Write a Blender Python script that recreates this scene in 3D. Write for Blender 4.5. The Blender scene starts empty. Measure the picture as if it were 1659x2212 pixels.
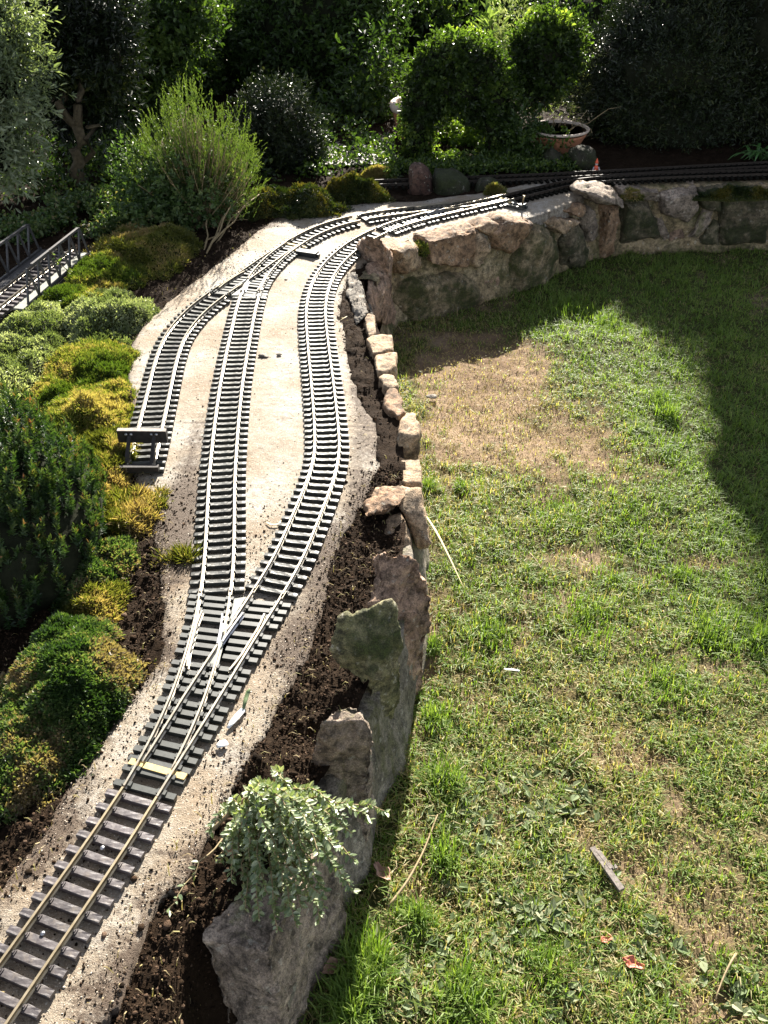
import bpy, bmesh, math, random
import numpy as np
from mathutils import Vector, noise as mnoise

# ------------------------------------------------------------------ camera, light, exposure
scene = bpy.context.scene
COL = scene.collection
PITCH = math.radians(36.3); FOC = 2048.2; CX, CY = 829.5, 1106.0; CAMZ = 0.998
cam_d = bpy.data.cameras.new("camera"); cam = bpy.data.objects.new("camera", cam_d); COL.objects.link(cam)
cam.location = (0, 0, CAMZ); cam.rotation_euler = (math.pi / 2 - PITCH, 0, 0)
cam_d.sensor_fit = 'VERTICAL'; cam_d.sensor_height = 24.0; cam_d.lens = 24.0 * FOC / 2212.0
cam_d.clip_start = 0.02; cam_d.clip_end = 500
scene.camera = cam
SUN_EL, SUN_AZ = math.radians(31.0), math.radians(9.6)
SUN_DIR = Vector((math.sin(SUN_AZ) * math.cos(SUN_EL), math.cos(SUN_AZ) * math.cos(SUN_EL), math.sin(SUN_EL)))
world = bpy.data.worlds.new("World"); scene.world = world; world.use_nodes = True
nt = world.node_tree; nt.nodes.clear()
sky = nt.nodes.new("ShaderNodeTexSky"); sky.sky_type = 'NISHITA'; sky.sun_disc = False
sky.sun_elevation = SUN_EL; sky.sun_rotation = SUN_AZ; sky.air_density = .7; sky.dust_density = .5; sky.ozone_density = 1.0
bg = nt.nodes.new("ShaderNodeBackground"); bg.inputs["Strength"].default_value = 0.062
wo = nt.nodes.new("ShaderNodeOutputWorld")
hs = nt.nodes.new("ShaderNodeHueSaturation"); hs.inputs["Saturation"].default_value = .45
nt.links.new(sky.outputs[0], hs.inputs["Color"]); nt.links.new(hs.outputs[0], bg.inputs[0]); nt.links.new(bg.outputs[0], wo.inputs[0])
sun_d = bpy.data.lights.new("sun", 'SUN'); sun_d.energy = 5.0; sun_d.angle = math.radians(0.53); sun_d.color = (1.0, 0.93, 0.82)
sun = bpy.data.objects.new("sun", sun_d); COL.objects.link(sun)
sun.rotation_euler = SUN_DIR.to_track_quat('Z', 'Y').to_euler()
scene.view_settings.view_transform = 'Standard'; scene.view_settings.look = 'None'
scene.view_settings.gamma = 1.0; scene.view_settings.exposure = 2.2
scene.cycles.max_bounces = 6; scene.cycles.transparent_max_bounces = 4

rng = np.random.default_rng(7)
random.seed(7)
LAWN_Z = -0.23

# ------------------------------------------------------------------ site survey: sight lines to planes of the real place
def ray(u, v):
    x, y = (u - CX) / FOC, (v - CY) / FOC
    return np.array([x, math.cos(PITCH) - y * math.sin(PITCH), -math.sin(PITCH) - y * math.cos(PITCH)])
def P(u, v, z=0.0):
    d = ray(u, v); t = (z - CAMZ) / d[2]; return np.array([d[0] * t, d[1] * t, z])
def PY(u, v, Y):
    d = ray(u, v); t = Y / d[1]; return np.array([d[0] * t, Y, CAMZ + d[2] * t])
def mpp(u, v, Y):                       # metres per survey unit at that depth
    p = PY(u, v, Y); return (p[1] * math.cos(PITCH) + (CAMZ - p[2]) * math.sin(PITCH)) / FOC

# ------------------------------------------------------------------ noise
def _hash(ix, iy, iz, seed):
    n = (ix * 374761393 + iy * 668265263 + iz * 1274126177 + seed * 974711) & 0xffffffff
    n = ((n ^ (n >> 13)) * 1274126177) & 0xffffffff
    return ((n ^ (n >> 16)) & 0xffff) / 65535.0
def vnoise(p, seed=0):
    p = np.asarray(p, float); i = np.floor(p).astype(np.int64); f = p - i; f = f * f * (3 - 2 * f)
    r = 0
    for dx in (0, 1):
        for dy in (0, 1):
            for dz in (0, 1):
                w = (f[:, 0] if dx else 1 - f[:, 0]) * (f[:, 1] if dy else 1 - f[:, 1]) * (f[:, 2] if dz else 1 - f[:, 2])
                r = r + w * _hash(i[:, 0] + dx, i[:, 1] + dy, i[:, 2] + dz, seed)
    return r
def fbm(p, scale, octv=4, seed=0):      # about 0..1, mean .5
    p = np.asarray(p, float) * scale; a, s, r = 1.0, 0.0, 0.0
    for k in range(octv):
        r = r + a * vnoise(p, seed + 17 * k); s += a; a *= .5; p = p * 2.03
    return r / s
def fbm2(x, y, scale, octv=4, seed=0):
    return fbm(np.stack([x, y, np.zeros_like(x)], 1), scale, octv, seed)
def unit(v): return v / (np.linalg.norm(v, axis=-1, keepdims=True) + 1e-12)
def rand_unit(n): return unit(rng.normal(size=(n, 3)))

# ------------------------------------------------------------------ object helpers
def link(o, parent=None):
    COL.objects.link(o)
    if parent is not None: o.parent = parent
    return o
def tag(o, label=None, cat=None, group=None, kind=None):
    if label: o["label"] = label
    if cat: o["category"] = cat
    if group: o["group"] = group
    if kind: o["kind"] = kind
    return o
def thing(name, label, cat, loc=(0, 0, 0), group=None):
    o = bpy.data.objects.new(name, None); o.location = [float(a) for a in loc]; o.empty_display_size = .05
    link(o); return tag(o, label, cat, group)
def mesh(name, V, F, mat, parent=None, attrs=None, smooth=False, origin=None):
    """V (n,3) world; F list of faces or (m,k) array.  With a parent, vertices are made local to the parent's location."""
    V = np.asarray(V, np.float64)
    off = np.zeros(3)
    if parent is not None and origin is None:
        off = np.array(parent.location); 
        if parent.parent is not None: off = off + np.array(parent.parent.location)
    elif origin is not None: off = np.asarray(origin, float)
    me = bpy.data.meshes.new(name)
    Vl = V - off
    if isinstance(F, np.ndarray):
        m, k = F.shape
        me.vertices.add(len(Vl)); me.vertices.foreach_set("co", Vl.astype(np.float32).ravel())
        me.loops.add(m * k); me.loops.foreach_set("vertex_index", F.astype(np.int32).ravel())
        me.polygons.add(m); me.polygons.foreach_set("loop_start", np.arange(0, m * k, k, dtype=np.int32))
        try: me.polygons.foreach_set("loop_total", np.full(m, k, np.int32))
        except Exception: pass
        me.update(calc_edges=True); me.validate()
    else:
        me.from_pydata([tuple(v) for v in Vl], [], F); me.update()
    if mat is not None: me.materials.append(mat)
    if attrs:
        for an, (dom, val) in attrs.items():
            a = me.attributes.new(an, 'FLOAT', dom); a.data.foreach_set("value", np.asarray(val, np.float32))
    me.polygons.foreach_set("use_smooth", np.full(len(me.polygons), bool(smooth)))
    o = bpy.data.objects.new(name, me); link(o, parent)
    if parent is None and origin is not None: o.location = [float(a) for a in off]
    return o
def base_of(V):
    V = np.asarray(V); return np.array([V[:, 0].mean(), V[:, 1].mean(), V[:, 2].min()])
class MB:
    """collects boxes, tubes, lathes into one mesh"""
    def __init__(s): s.V = []; s.F = []
    def add(s, V, F):
        b = len(s.V); s.V += [tuple(v) for v in V]; s.F += [tuple(i + b for i in f) for f in F]
    def box(s, c, u, v, w):             # centre and three half-axis vectors, slightly bevelled
        c, u, v, w = [np.asarray(a, float) for a in (c, u, v, w)]
        V = []
        k = .0006
        for sz in (-1, 1):
            for (a, b) in ((-1, -1), (1, -1), (1, 1), (-1, 1)):
                V.append(c + a * u + b * v + sz * w)
        F = [(3, 2, 1, 0), (4, 5, 6, 7), (0, 1, 5, 4), (1, 2, 6, 5), (2, 3, 7, 6), (3, 0, 4, 7)]
        s.add(V, F)
    def bar(s, a, b, w, h, up=(0, 0, 1)):
        a, b = np.asarray(a, float), np.asarray(b, float); d = (b - a); L = np.linalg.norm(d); d = d / L
        x = np.cross(d, up); x = x / (np.linalg.norm(x) + 1e-9); z = np.cross(x, d)
        s.box((a + b) / 2, d * L / 2, x * w / 2, z * h / 2)
    def tube(s, pts, radii, n=6):
        pts = np.asarray(pts, float); m = len(pts)
        radii = np.full(m, radii) if np.isscalar(radii) else np.asarray(radii)
        V = []; up = np.array([.3, .2, 1.0])
        for i in range(m):
            t = pts[min(i + 1, m - 1)] - pts[max(i - 1, 0)]; t = t / (np.linalg.norm(t) + 1e-9)
            x = np.cross(t, up); x /= np.linalg.norm(x) + 1e-9; y = np.cross(t, x)
            for k in range(n):
                a = 2 * math.pi * k / n; V.append(pts[i] + radii[i] * (math.cos(a) * x + math.sin(a) * y))
        F = []
        for i in range(m - 1):
            for k in range(n): F.append((i * n + k, i * n + (k + 1) % n, (i + 1) * n + (k + 1) % n, (i + 1) * n + k))
        F.append(tuple(range(n - 1, -1, -1))); F.append(tuple((m - 1) * n + k for k in range(n)))
        s.add(V, F)
    def lathe(s, c, prof, n=28):
        V = []; m = len(prof)
        for r, z in prof:
            for k in range(n):
                a = 2 * math.pi * k / n; V.append((c[0] + r * math.cos(a), c[1] + r * math.sin(a), c[2] + z))
        F = []
        for i in range(m - 1):
            for k in range(n): F.append((i * n + k, i * n + (k + 1) % n, (i + 1) * n + (k + 1) % n, (i + 1) * n + k))
        F.append(tuple(range(n - 1, -1, -1))); F.append(tuple((m - 1) * n + k for k in range(n)))
        s.add(V, F)
    def build(s, name, mat, parent=None, smooth=False, origin=None): return mesh(name, np.array(s.V), s.F, mat, parent, smooth=smooth, origin=origin)

# ------------------------------------------------------------------ materials
def new_mat(name):
    m = bpy.data.materials.new(name); m.use_nodes = True; t = m.node_tree; t.nodes.clear()
    out = t.nodes.new("ShaderNodeOutputMaterial"); b = t.nodes.new("ShaderNodeBsdfPrincipled")
    t.links.new(b.outputs[0], out.inputs[0]); return m, t, b, out
def N(t, typ, **kw):
    n = t.nodes.new(typ)
    for k, v in kw.items(): setattr(n, k, v)
    return n
def ramp(t, stops, fac=None, interp='LINEAR'):
    r = t.nodes.new("ShaderNodeValToRGB"); e = r.color_ramp.elements; r.color_ramp.interpolation = interp
    while len(e) < len(stops): e.new(.5)
    for i, (p, c) in enumerate(stops): e[i].position = p; e[i].color = (*c, 1)
    if fac is not None: t.links.new(fac, r.inputs[0])
    return r
def noise_node(t, scale, detail=4, rough=.6, vec=None):
    n = t.nodes.new("ShaderNodeTexNoise"); n.inputs["Scale"].default_value = scale; n.inputs["Detail"].default_value = detail
    n.inputs["Roughness"].default_value = rough
    if vec is not None: t.links.new(vec, n.inputs["Vector"])
    return n
def mixc(t, fac, a, b, blend='MIX'):
    m = t.nodes.new("ShaderNodeMix"); m.data_type = 'RGBA'; m.blend_type = blend
    for s, sock in ((fac, 0), (a, 6), (b, 7)):
        if isinstance(s, (int, float)): m.inputs[sock].default_value = s
        elif isinstance(s, tuple): m.inputs[sock].default_value = (*s, 1)
        else: t.links.new(s, m.inputs[sock])
    return m.outputs[2]
def mapr(t, val, a, b, c=0., d=1.):
    m = t.nodes.new("ShaderNodeMapRange"); t.links.new(val, m.inputs[0])
    for i, x in enumerate((a, b, c, d)): m.inputs[i + 1].default_value = x
    return m.outputs[0]
def bump(t, b, height, strength=.4, dist=.002):
    n = t.nodes.new("ShaderNodeBump"); n.inputs["Strength"].default_value = strength; n.inputs["Distance"].default_value = dist
    t.links.new(height, n.inputs["Height"]); t.links.new(n.outputs[0], b.inputs["Normal"])
def pos(t): return t.nodes.new("ShaderNodeNewGeometry").outputs["Position"]
def attr(t, name):
    a = t.nodes.new("ShaderNodeAttribute"); a.attribute_name = name; return a.outputs["Fac"]

def leafmat(name, stops, rough=.35, trans=.35, spec=.5, tcol=(1.3, 1.35, .55)):
    m, t, b, out = new_mat(name)
    r = ramp(t, stops, attr(t, "rnd"))
    t.links.new(r.outputs[0], b.inputs["Base Color"]); b.inputs["Roughness"].default_value = rough
    b.inputs["Specular IOR Level"].default_value = spec
    tr = t.nodes.new("ShaderNodeBsdfTranslucent")
    t.links.new(mixc(t, 1.0, r.outputs[0], tcol, 'MULTIPLY'), tr.inputs[0])
    mx = t.nodes.new("ShaderNodeMixShader"); mx.inputs[0].default_value = trans
    t.links.new(b.outputs[0], mx.inputs[1]); t.links.new(tr.outputs[0], mx.inputs[2]); t.links.new(mx.outputs[0], out.inputs[0])
    return m
def plain(name, colA, colB, scale=40, rough=.6, spec=.5, metal=0., bs=0.3, bd=.001, detail=5):
    m, t, b, out = new_mat(name)
    n = noise_node(t, scale, detail, .65, pos(t))
    t.links.new(ramp(t, [(.3, colA), (.7, colB)], n.outputs["Fac"]).outputs[0], b.inputs["Base Color"])
    b.inputs["Roughness"].default_value = rough; b.inputs["Specular IOR Level"].default_value = spec; b.inputs["Metallic"].default_value = metal
    if bs: bump(t, b, n.outputs["Fac"], bs, bd)
    return m
def stone_mat(name, a, b_, c, moss=0., mosscol=(.040, .045, .012), streak=False):
    m, t, b, out = new_mat(name); p = pos(t)
    n1 = noise_node(t, 11, 6, .6, p); n2 = noise_node(t, 55, 6, .75, p); n3 = noise_node(t, 260, 3, .7, p)
    c1 = ramp(t, [(.32, a), (.5, b_), (.68, c)], n1.outputs["Fac"]).outputs[0]
    dark = mapr(t, n2.outputs["Fac"], .38, .6, .30, 1.3)
    rgb = t.nodes.new("ShaderNodeCombineColor")
    for k in range(3): t.links.new(dark, rgb.inputs[k])
    col = mixc(t, 1.0, c1, rgb.outputs[0], 'MULTIPLY')
    # pale lichen freckles
    n4 = noise_node(t, 90, 2, .5, p)
    col = mixc(t, mapr(t, n4.outputs["Fac"], .63, .70, 0, .45), col, (.42, .40, .33))
    if moss > 0:
        n5 = noise_node(t, 12 if not streak else 14, 7, .70, p)
        if streak:
            mp = t.nodes.new("ShaderNodeMapping"); mp.inputs["Scale"].default_value = (1.6, 1.6, .16); t.links.new(p, mp.inputs[0]); t.links.new(mp.outputs[0], n5.inputs["Vector"])
        lo = .72 - .42 * moss
        f = mapr(t, n5.outputs["Fac"], lo - .02, lo + .15, 0, .92)
        n6 = noise_node(t, 120, 4, .7, p)
        mc = ramp(t, [(.3, mosscol), (.75, (mosscol[0] * 3.6, mosscol[1] * 3.4, mosscol[2] * 2.4))], n6.outputs["Fac"]).outputs[0]
        col = mixc(t, f, col, mc)
    vo = t.nodes.new("ShaderNodeTexVoronoi"); vo.feature = 'DISTANCE_TO_EDGE'; vo.inputs["Scale"].default_value = 26
    wv = noise_node(t, 40, 4, .7, p); mp2 = t.nodes.new("ShaderNodeVectorMath"); mp2.operation = 'MULTIPLY_ADD'; t.links.new(wv.outputs["Color"], mp2.inputs[0]); mp2.inputs[1].default_value = (.05, .05, .05); t.links.new(p, mp2.inputs[2]); t.links.new(mp2.outputs[0], vo.inputs["Vector"])
    nm = noise_node(t, 7, 2, .5, p)
    ck = t.nodes.new("ShaderNodeMath"); ck.operation = 'MULTIPLY'; t.links.new(mapr(t, vo.outputs["Distance"], .0, .022, 1, 0), ck.inputs[0]); t.links.new(mapr(t, nm.outputs["Fac"], .5, .62, 0, .75), ck.inputs[1])
    col = mixc(t, ck.outputs[0], col, (.025, .018, .012))
    n7 = noise_node(t, 480, 3, .8, p); gr = mapr(t, n7.outputs["Fac"], .36, .64, .55, 1.4); g3 = t.nodes.new("ShaderNodeCombineColor")
    for k in range(3): t.links.new(gr, g3.inputs[k])
    col = mixc(t, 1.0, col, g3.outputs[0], 'MULTIPLY')
    t.links.new(col, b.inputs["Base Color"]); b.inputs["Roughness"].default_value = .82; b.inputs["Specular IOR Level"].default_value = .35
    ad = t.nodes.new("ShaderNodeMath"); ad.operation = 'MULTIPLY_ADD'; t.links.new(n3.outputs["Fac"], ad.inputs[0]); ad.inputs[1].default_value = .3
    t.links.new(n2.outputs["Fac"], ad.inputs[2]); bump(t, b, ad.outputs[0], 1.0, .006)
    return m

M = {}
M['sleeper'] = plain('black_plastic', (.020, .022, .020), (.052, .055, .050), 220, .46, .40, 0, .35, .0006)
M['sleeper_brown'] = plain('brown_plastic', (.035, .029, .031), (.085, .073, .075), 160, .5, .6, 0, .5, .0008)
for _k in ('sleeper', 'sleeper_brown'):
    t = M[_k].node_tree; b = next(n for n in t.nodes if n.type == 'BSDF_PRINCIPLED'); src = b.inputs["Base Color"].links[0].from_socket
    oi = t.nodes.new("ShaderNodeObjectInfo"); v = mapr(t, oi.outputs["Random"], 0, 1, .65, 1.45); cb = t.nodes.new("ShaderNodeCombineColor")
    for k in range(3): t.links.new(v, cb.inputs[k])
    c = mixc(t, 1.0, src, cb.outputs[0], 'MULTIPLY'); nn = noise_node(t, 95, 5, .75, pos(t))
    c = mixc(t, mapr(t, nn.outputs["Fac"], .52, .74, 0, .55), c, (.17, .14, .105)); t.links.new(c, b.inputs["Base Color"])
M['turnout_plastic'] = plain('dark_grey_plastic', (.020, .023, .021), (.045, .049, .044), 120, .45, .5, 0, .2, .0005)
M['frog'] = plain('grey_green_plastic', (.13, .14, .12), (.17, .18, .155), 90, .5, .5, 0, .2, .0004)
M['rail'] = plain('dull_brass', (.34, .27, .16), (.52, .43, .29), 60, .34, .5, .85, .15, .0004)
M['rail_worn'] = plain('tarnished_brass', (.26, .23, .18), (.44, .40, .33), 60, .34, .5, .85, .15, .0004)
M['rail_shade_toned'] = plain('shade_dark_rail', (.018, .013, .009), (.04, .03, .022), 80, .6, .3, 0, .3, .0005)  # tree shade over the far and back rails, put into their colour
M['sleeper_shade_toned'] = plain('shade_dark_sleeper', (.004, .004, .003), (.012, .011, .008), 160, .9, .08, 0, .4, .0006)  # near-black colour stands in for tree shade on these sleepers
M['steel'] = plain('grey_steel', (.35, .35, .36), (.5, .5, .52), 90, .3, .5, .9, .1, .0003)
M['beige'] = plain('beige_board', (.42, .31, .12), (.55, .42, .19), 150, .7, .3, 0, .3, .0005)
M['wood'] = plain('pale_wood', (.16, .135, .12), (.30, .26, .235), 140, .75, .3, 0, .6, .001)
M['dark_wood'] = plain('dark_wood', (.014, .012, .011), (.04, .034, .031), 120, .7, .35, 0, .5, .001)
M['black'] = plain('black_box_plastic', (.008, .010, .011), (.018, .02, .021), 80, .45, .5, 0, .15, .0004)
M['bridge'] = plain('grey_bridge_timber', (.035, .034, .036), (.085, .08, .08), 110, .55, .4, 0, .4, .0008)
M['deck'] = plain('pale_bridge_deck', (.16, .165, .14), (.25, .255, .22), 90, .6, .4, 0, .3, .0006)
M['terracotta'] = plain('terracotta', (.30, .12, .06), (.45, .20, .11), 50, .7, .35, 0, .3, .001)
M['pot_rim'] = plain('bleached_terracotta', (.42, .33, .26), (.58, .48, .40), 60, .65, .35, 0, .3, .001)
M['bark'] = plain('bark', (.05, .038, .022), (.13, .10, .06), 90, .85, .25, 0, .8, .003)
M['twig'] = plain('twig', (.16, .12, .06), (.30, .23, .13), 120, .7, .3, 0, .4, .001)
M['straw'] = plain('dry_straw', (.45, .36, .20), (.62, .53, .34), 200, .55, .4, 0, .2, .0004)
M['white'] = plain('white_scrap', (.70, .71, .68), (.82, .82, .80), 150, .35, .5, 0, .1, .0003)
M['dry_leaf'] = plain('dry_leaf', (.20, .11, .07), (.36, .23, .16), 120, .6, .4, 0, .6, .001)
M['red_leaf'] = plain('red_leaf', (.38, .10, .06), (.50, .17, .11), 120, .55, .4, 0, .4, .001)
M['red'] = plain('red_paint', (.60, .06, .02), (.75, .12, .04), 200, .4, .5, 0, .1, .0003)
M['skin'] = plain('pale_paint', (.55, .45, .42), (.62, .52, .48), 200, .5, .4, 0, .1, .0003)
M['grey_paint'] = plain('grey_paint', (.32, .32, .36), (.42, .42, .46), 200, .5, .4, 0, .1, .0003)
M['crown_core'] = plain('shade_dark_core', (.008, .010, .005), (.02, .022, .012), 60, .95, .1, 0, .6, .004)  # near-black colour for the shaded inside of crowns
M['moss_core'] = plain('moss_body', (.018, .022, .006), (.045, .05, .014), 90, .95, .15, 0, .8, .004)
M['sandstone'] = stone_mat('sandstone', (.20, .135, .08), (.32, .225, .14), (.42, .32, .21), .15)
M['red_stone'] = stone_mat('red_sandstone', (.15, .09, .05), (.25, .155, .09), (.35, .24, .15), .12)
M['brown_stone'] = stone_mat('brown_stone', (.17, .11, .075), (.29, .19, .13), (.38, .265, .185), .1)
M['grey_stone'] = stone_mat('grey_stone', (.15, .115, .085), (.25, .195, .15), (.36, .285, .22), .30, streak=True)
M['slate'] = stone_mat('slate', (.12, .105, .085), (.20, .175, .145), (.33, .28, .22), .15)
M['mossy_stone'] = stone_mat('mossy_stone', (.16, .12, .07), (.24, .18, .11), (.34, .26, .16), .70, (.014, .018, .004))
M['mossy_dark'] = stone_mat('mossy_dark_stone', (.09, .07, .045), (.14, .11, .07), (.21, .17, .11), .74, (.010, .013, .004))
M['green_slab'] = stone_mat('green_slab', (.085, .075, .04), (.15, .14, .065), (.28, .24, .15), .56, (.012, .018, .004))
M['shade_toned_rock'] = stone_mat('shade_toned_red_rock', (.035, .018, .012), (.07, .035, .024), (.12, .07, .05), .2)  # red-brown rock darkened in colour to stand in for the arch's shade
M['shade_toned_moss_rock'] = stone_mat('shade_toned_moss_rock', (.02, .018, .012), (.035, .03, .02), (.07, .06, .045), .75, (.010, .014, .004))  # mossy rock, its colours deepened to look shaded
M['mortar'] = stone_mat('grey_mortar', (.12, .10, .075), (.18, .155, .12), (.25, .22, .175), .42, (.03, .034, .008), streak=True)
M['tan_mortar'] = stone_mat('tan_mortar', (.22, .16, .085), (.28, .21, .12), (.36, .285, .18), .56, (.022, .024, .008))

def soil_material():
    m, t, b, out = new_mat('dark_soil'); p = pos(t)
    n1 = noise_node(t, 14, 5, .6, p); n2 = noise_node(t, 150, 5, .75, p)
    c = ramp(t, [(.3, (.009, .0055, .0032)), (.55, (.020, .0125, .0075)), (.75, (.045, .029, .018))], n2.outputs["Fac"]).outputs[0]
    c = mixc(t, mapr(t, n1.outputs["Fac"], .5, .75, 0, .5), c, (.040, .027, .017))
    t.links.new(c, b.inputs["Base Color"]); b.inputs["Roughness"].default_value = .9; b.inputs["Specular IOR Level"].default_value = .06
    bump(t, b, n2.outputs["Fac"], .9, .006); return m
M['soil'] = soil_material()
def crumb_material():
    m, t, b, out = new_mat('soil_crumb')
    r = ramp(t, [(0, (.008, .005, .003)), (.5, (.022, .014, .008)), (.85, (.050, .030, .018)), (1, (.12, .08, .055))], attr(t, "rnd"))
    n = noise_node(t, 500, 3, .7, pos(t))
    t.links.new(r.outputs[0], b.inputs["Base Color"]); b.inputs["Roughness"].default_value = .9; b.inputs["Specular IOR Level"].default_value = .08
    bump(t, b, n.outputs["Fac"], 1.0, .003); return m
M['crumb'] = crumb_material()
def grit_material():
    m, t, b, out = new_mat('sand_grit')
    r = ramp(t, [(0, (.10, .075, .055)), (.25, (.22, .17, .125)), (.6, (.36, .30, .23)), (1, (.56, .50, .42))], attr(t, "rnd"))
    t.links.new(r.outputs[0], b.inputs["Base Color"]); b.inputs["Roughness"].default_value = .4; return m
M['grit'] = grit_material()
def slab_material():
    m, t, b, out = new_mat('sandy_concrete'); p = pos(t)
    n1 = noise_node(t, 7, 5, .6, p); n2 = noise_node(t, 70, 6, .75, p); n3 = noise_node(t, 600, 3, .7, p); n4 = noise_node(t, 240, 3, .6, p)
    c = ramp(t, [(.36, (.235, .175, .115)), (.5, (.325, .285, .225)), (.62, (.40, .38, .34))], n1.outputs["Fac"]).outputs[0]
    c = mixc(t, mapr(t, n2.outputs["Fac"], .33, .58, .7, 0), c, (.23, .175, .115))
    c = mixc(t, mapr(t, n3.outputs["Fac"], .34, .6, .6, 0), c, (.14, .105, .075))
    c = mixc(t, mapr(t, n4.outputs["Fac"], .58, .68, 0, .7), c, (.52, .47, .40))
    n5 = noise_node(t, 95, 6, .8, p)                       # earth trodden into the surface
    ad = t.nodes.new("ShaderNodeMath"); ad.operation = 'ADD'; t.links.new(attr(t, "dirt"), ad.inputs[0]); t.links.new(n5.outputs["Fac"], ad.inputs[1])
    c = mixc(t, mapr(t, ad.outputs[0], .88, 1.15, 0, .92), c, (.065, .044, .03))
    t.links.new(c, b.inputs["Base Color"]); b.inputs["Roughness"].default_value = .7; b.inputs["Specular IOR Level"].default_value = .22
    a2 = t.nodes.new("ShaderNodeMath"); a2.operation = 'MULTIPLY_ADD'; t.links.new(n3.outputs["Fac"], a2.inputs[0]); a2.inputs[1].default_value = .6; t.links.new(n2.outputs["Fac"], a2.inputs[2])
    bump(t, b, a2.outputs[0], 1.0, .004); return m
M['slab'] = slab_material()
def lawn_material():
    m, t, b, out = new_mat('lawn_earth'); p = pos(t)
    n1 = noise_node(t, 6, 5, .6, p); n2 = noise_node(t, 90, 6, .75, p); n3 = noise_node(t, 420, 3, .7, p)
    bare = ramp(t, [(.3, (.13, .085, .05)), (.5, (.20, .14, .09)), (.72, (.29, .215, .145))], n1.outputs["Fac"]).outputs[0]
    bare = mixc(t, mapr(t, n2.outputs["Fac"], .34, .58, .75, 0), bare, (.10, .07, .045))
    bare = mixc(t, mapr(t, n3.outputs["Fac"], .58, .68, 0, .5), bare, (.36, .29, .21))
    thatch = ramp(t, [(.3, (.022, .03, .008)), (.6, (.06, .06, .022)), (.8, (.12, .10, .045))], n2.outputs["Fac"]).outputs[0]
    c = mixc(t, attr(t, "grass"), bare, thatch)
    t.links.new(c, b.inputs["Base Color"]); b.inputs["Roughness"].default_value = .9; b.inputs["Specular IOR Level"].default_value = .08
    bump(t, b, n2.outputs["Fac"], .8, .006); return m
M['lawn'] = lawn_material()
M['earth'] = plain('far_earth', (.018, .016, .008), (.05, .042, .022), 8, .95, .2, 0, .6, .02)
M['paving'] = plain('grey_paving', (.13, .12, .10), (.22, .20, .17), 26, .7, .4, 0, .5, .003)

G1, G2, G3 = (.012, .026, .006), (.03, .06, .010), (.07, .12, .02)
M['box_leaf'] = leafmat('box_leaf', [(0, (.016, .036, .007)), (.5, (.05, .09, .015)), (.85, (.10, .155, .028)), (1, (.17, .22, .05))], .42, .42)
M['arch_leaf'] = leafmat('arch_leaf', [(0, (.012, .022, .005)), (.5, (.028, .05, .010)), (.85, (.06, .10, .018)), (1, (.14, .18, .04))], .42, .5, tcol=(2.4, 2.5, .9))  # box leaf darkened in colour so the clipped fronts look shaded
M['conifer_leaf'] = leafmat('conifer_leaf', [(0, (.005, .009, .003)), (.5, (.010, .018, .005)), (.9, (.022, .034, .008)), (1, (.05, .055, .015))], .42, .15, .4)
M['hedge_leaf'] = leafmat('hedge_leaf', [(0, (.014, .030, .007)), (.5, (.036, .07, .013)), (.9, (.08, .13, .024)), (1, (.15, .19, .05))], .42, .40)
M['broom_leaf'] = leafmat('broom_leaf', [(0, (.026, .05, .010)), (.5, (.055, .09, .018)), (1, (.10, .14, .034))], .42, .4)
M['silver_leaf'] = leafmat('silver_leaf', [(0, (.09, .12, .05)), (.5, (.19, .23, .12)), (1, (.34, .37, .25))], .42, .4)
M['white_leaf'] = leafmat('pale_glossy_leaf', [(0, (.07, .10, .05)), (.5, (.17, .21, .12)), (1, (.32, .35, .24))], .42, .4)
M['gold_moss'] = leafmat('gold_moss', [(0, (.07, .08, .014)), (.45, (.145, .16, .035)), (.78, (.22, .20, .06)), (1, (.36, .27, .14))], .42, .45)
M['lime_moss'] = leafmat('lime_moss', [(0, (.06, .10, .016)), (.5, (.135, .17, .035)), (.85, (.24, .24, .06)), (1, (.36, .29, .13))], .42, .45)
M['dark_moss'] = leafmat('dark_moss', [(0, (.014, .026, .005)), (.5, (.035, .05, .009)), (.85, (.075, .075, .013)), (1, (.12, .10, .02))], .42, .3)
M['thyme_leaf'] = leafmat('thyme_leaf', [(0, (.026, .056, .014)), (.5, (.07, .12, .034)), (.9, (.15, .19, .075)), (1, (.22, .17, .10))], .42, .4)
M['red_tip'] = leafmat('red_tipped_leaf', [(0, (.014, .036, .009)), (.5, (.036, .08, .017)), (.86, (.08, .11, .03)), (1, (.20, .085, .045))], .42, .35)
M['shrub_leaf'] = leafmat('trailing_leaf', [(0, (.09, .14, .06)), (.5, (.20, .25, .13)), (1, (.38, .41, .27))], .42, .35, .9)
M['sage_small'] = leafmat('bright_small_leaf', [(0, (.04, .08, .012)), (.5, (.10, .17, .025)), (1, (.22, .28, .06))], .42, .5)
M['grass'] = leafmat('grass_blade', [(0, (.065, .125, .019)), (.3, (.15, .235, .043)), (.55, (.26, .32, .095)), (.7, (.35, .325, .14)), (.85, (.34, .265, .13)), (1, (.48, .39, .235))], .55, .5, .35, (1.2, 1.25, .5))
M['weed'] = leafmat('weed_leaf', [(0, (.08, .12, .045)), (.6, (.16, .20, .10)), (1, (.26, .28, .17))], .6, .35, .3)
M['sage_leaf'] = leafmat('sage_leaf', [(0, (.08, .13, .04)), (1, (.17, .23, .08))], .4, .45)
M['strap_leaf'] = leafmat('strap_leaf', [(0, (.02, .06, .012)), (1, (.06, .14, .03))], .3, .35)

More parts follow.
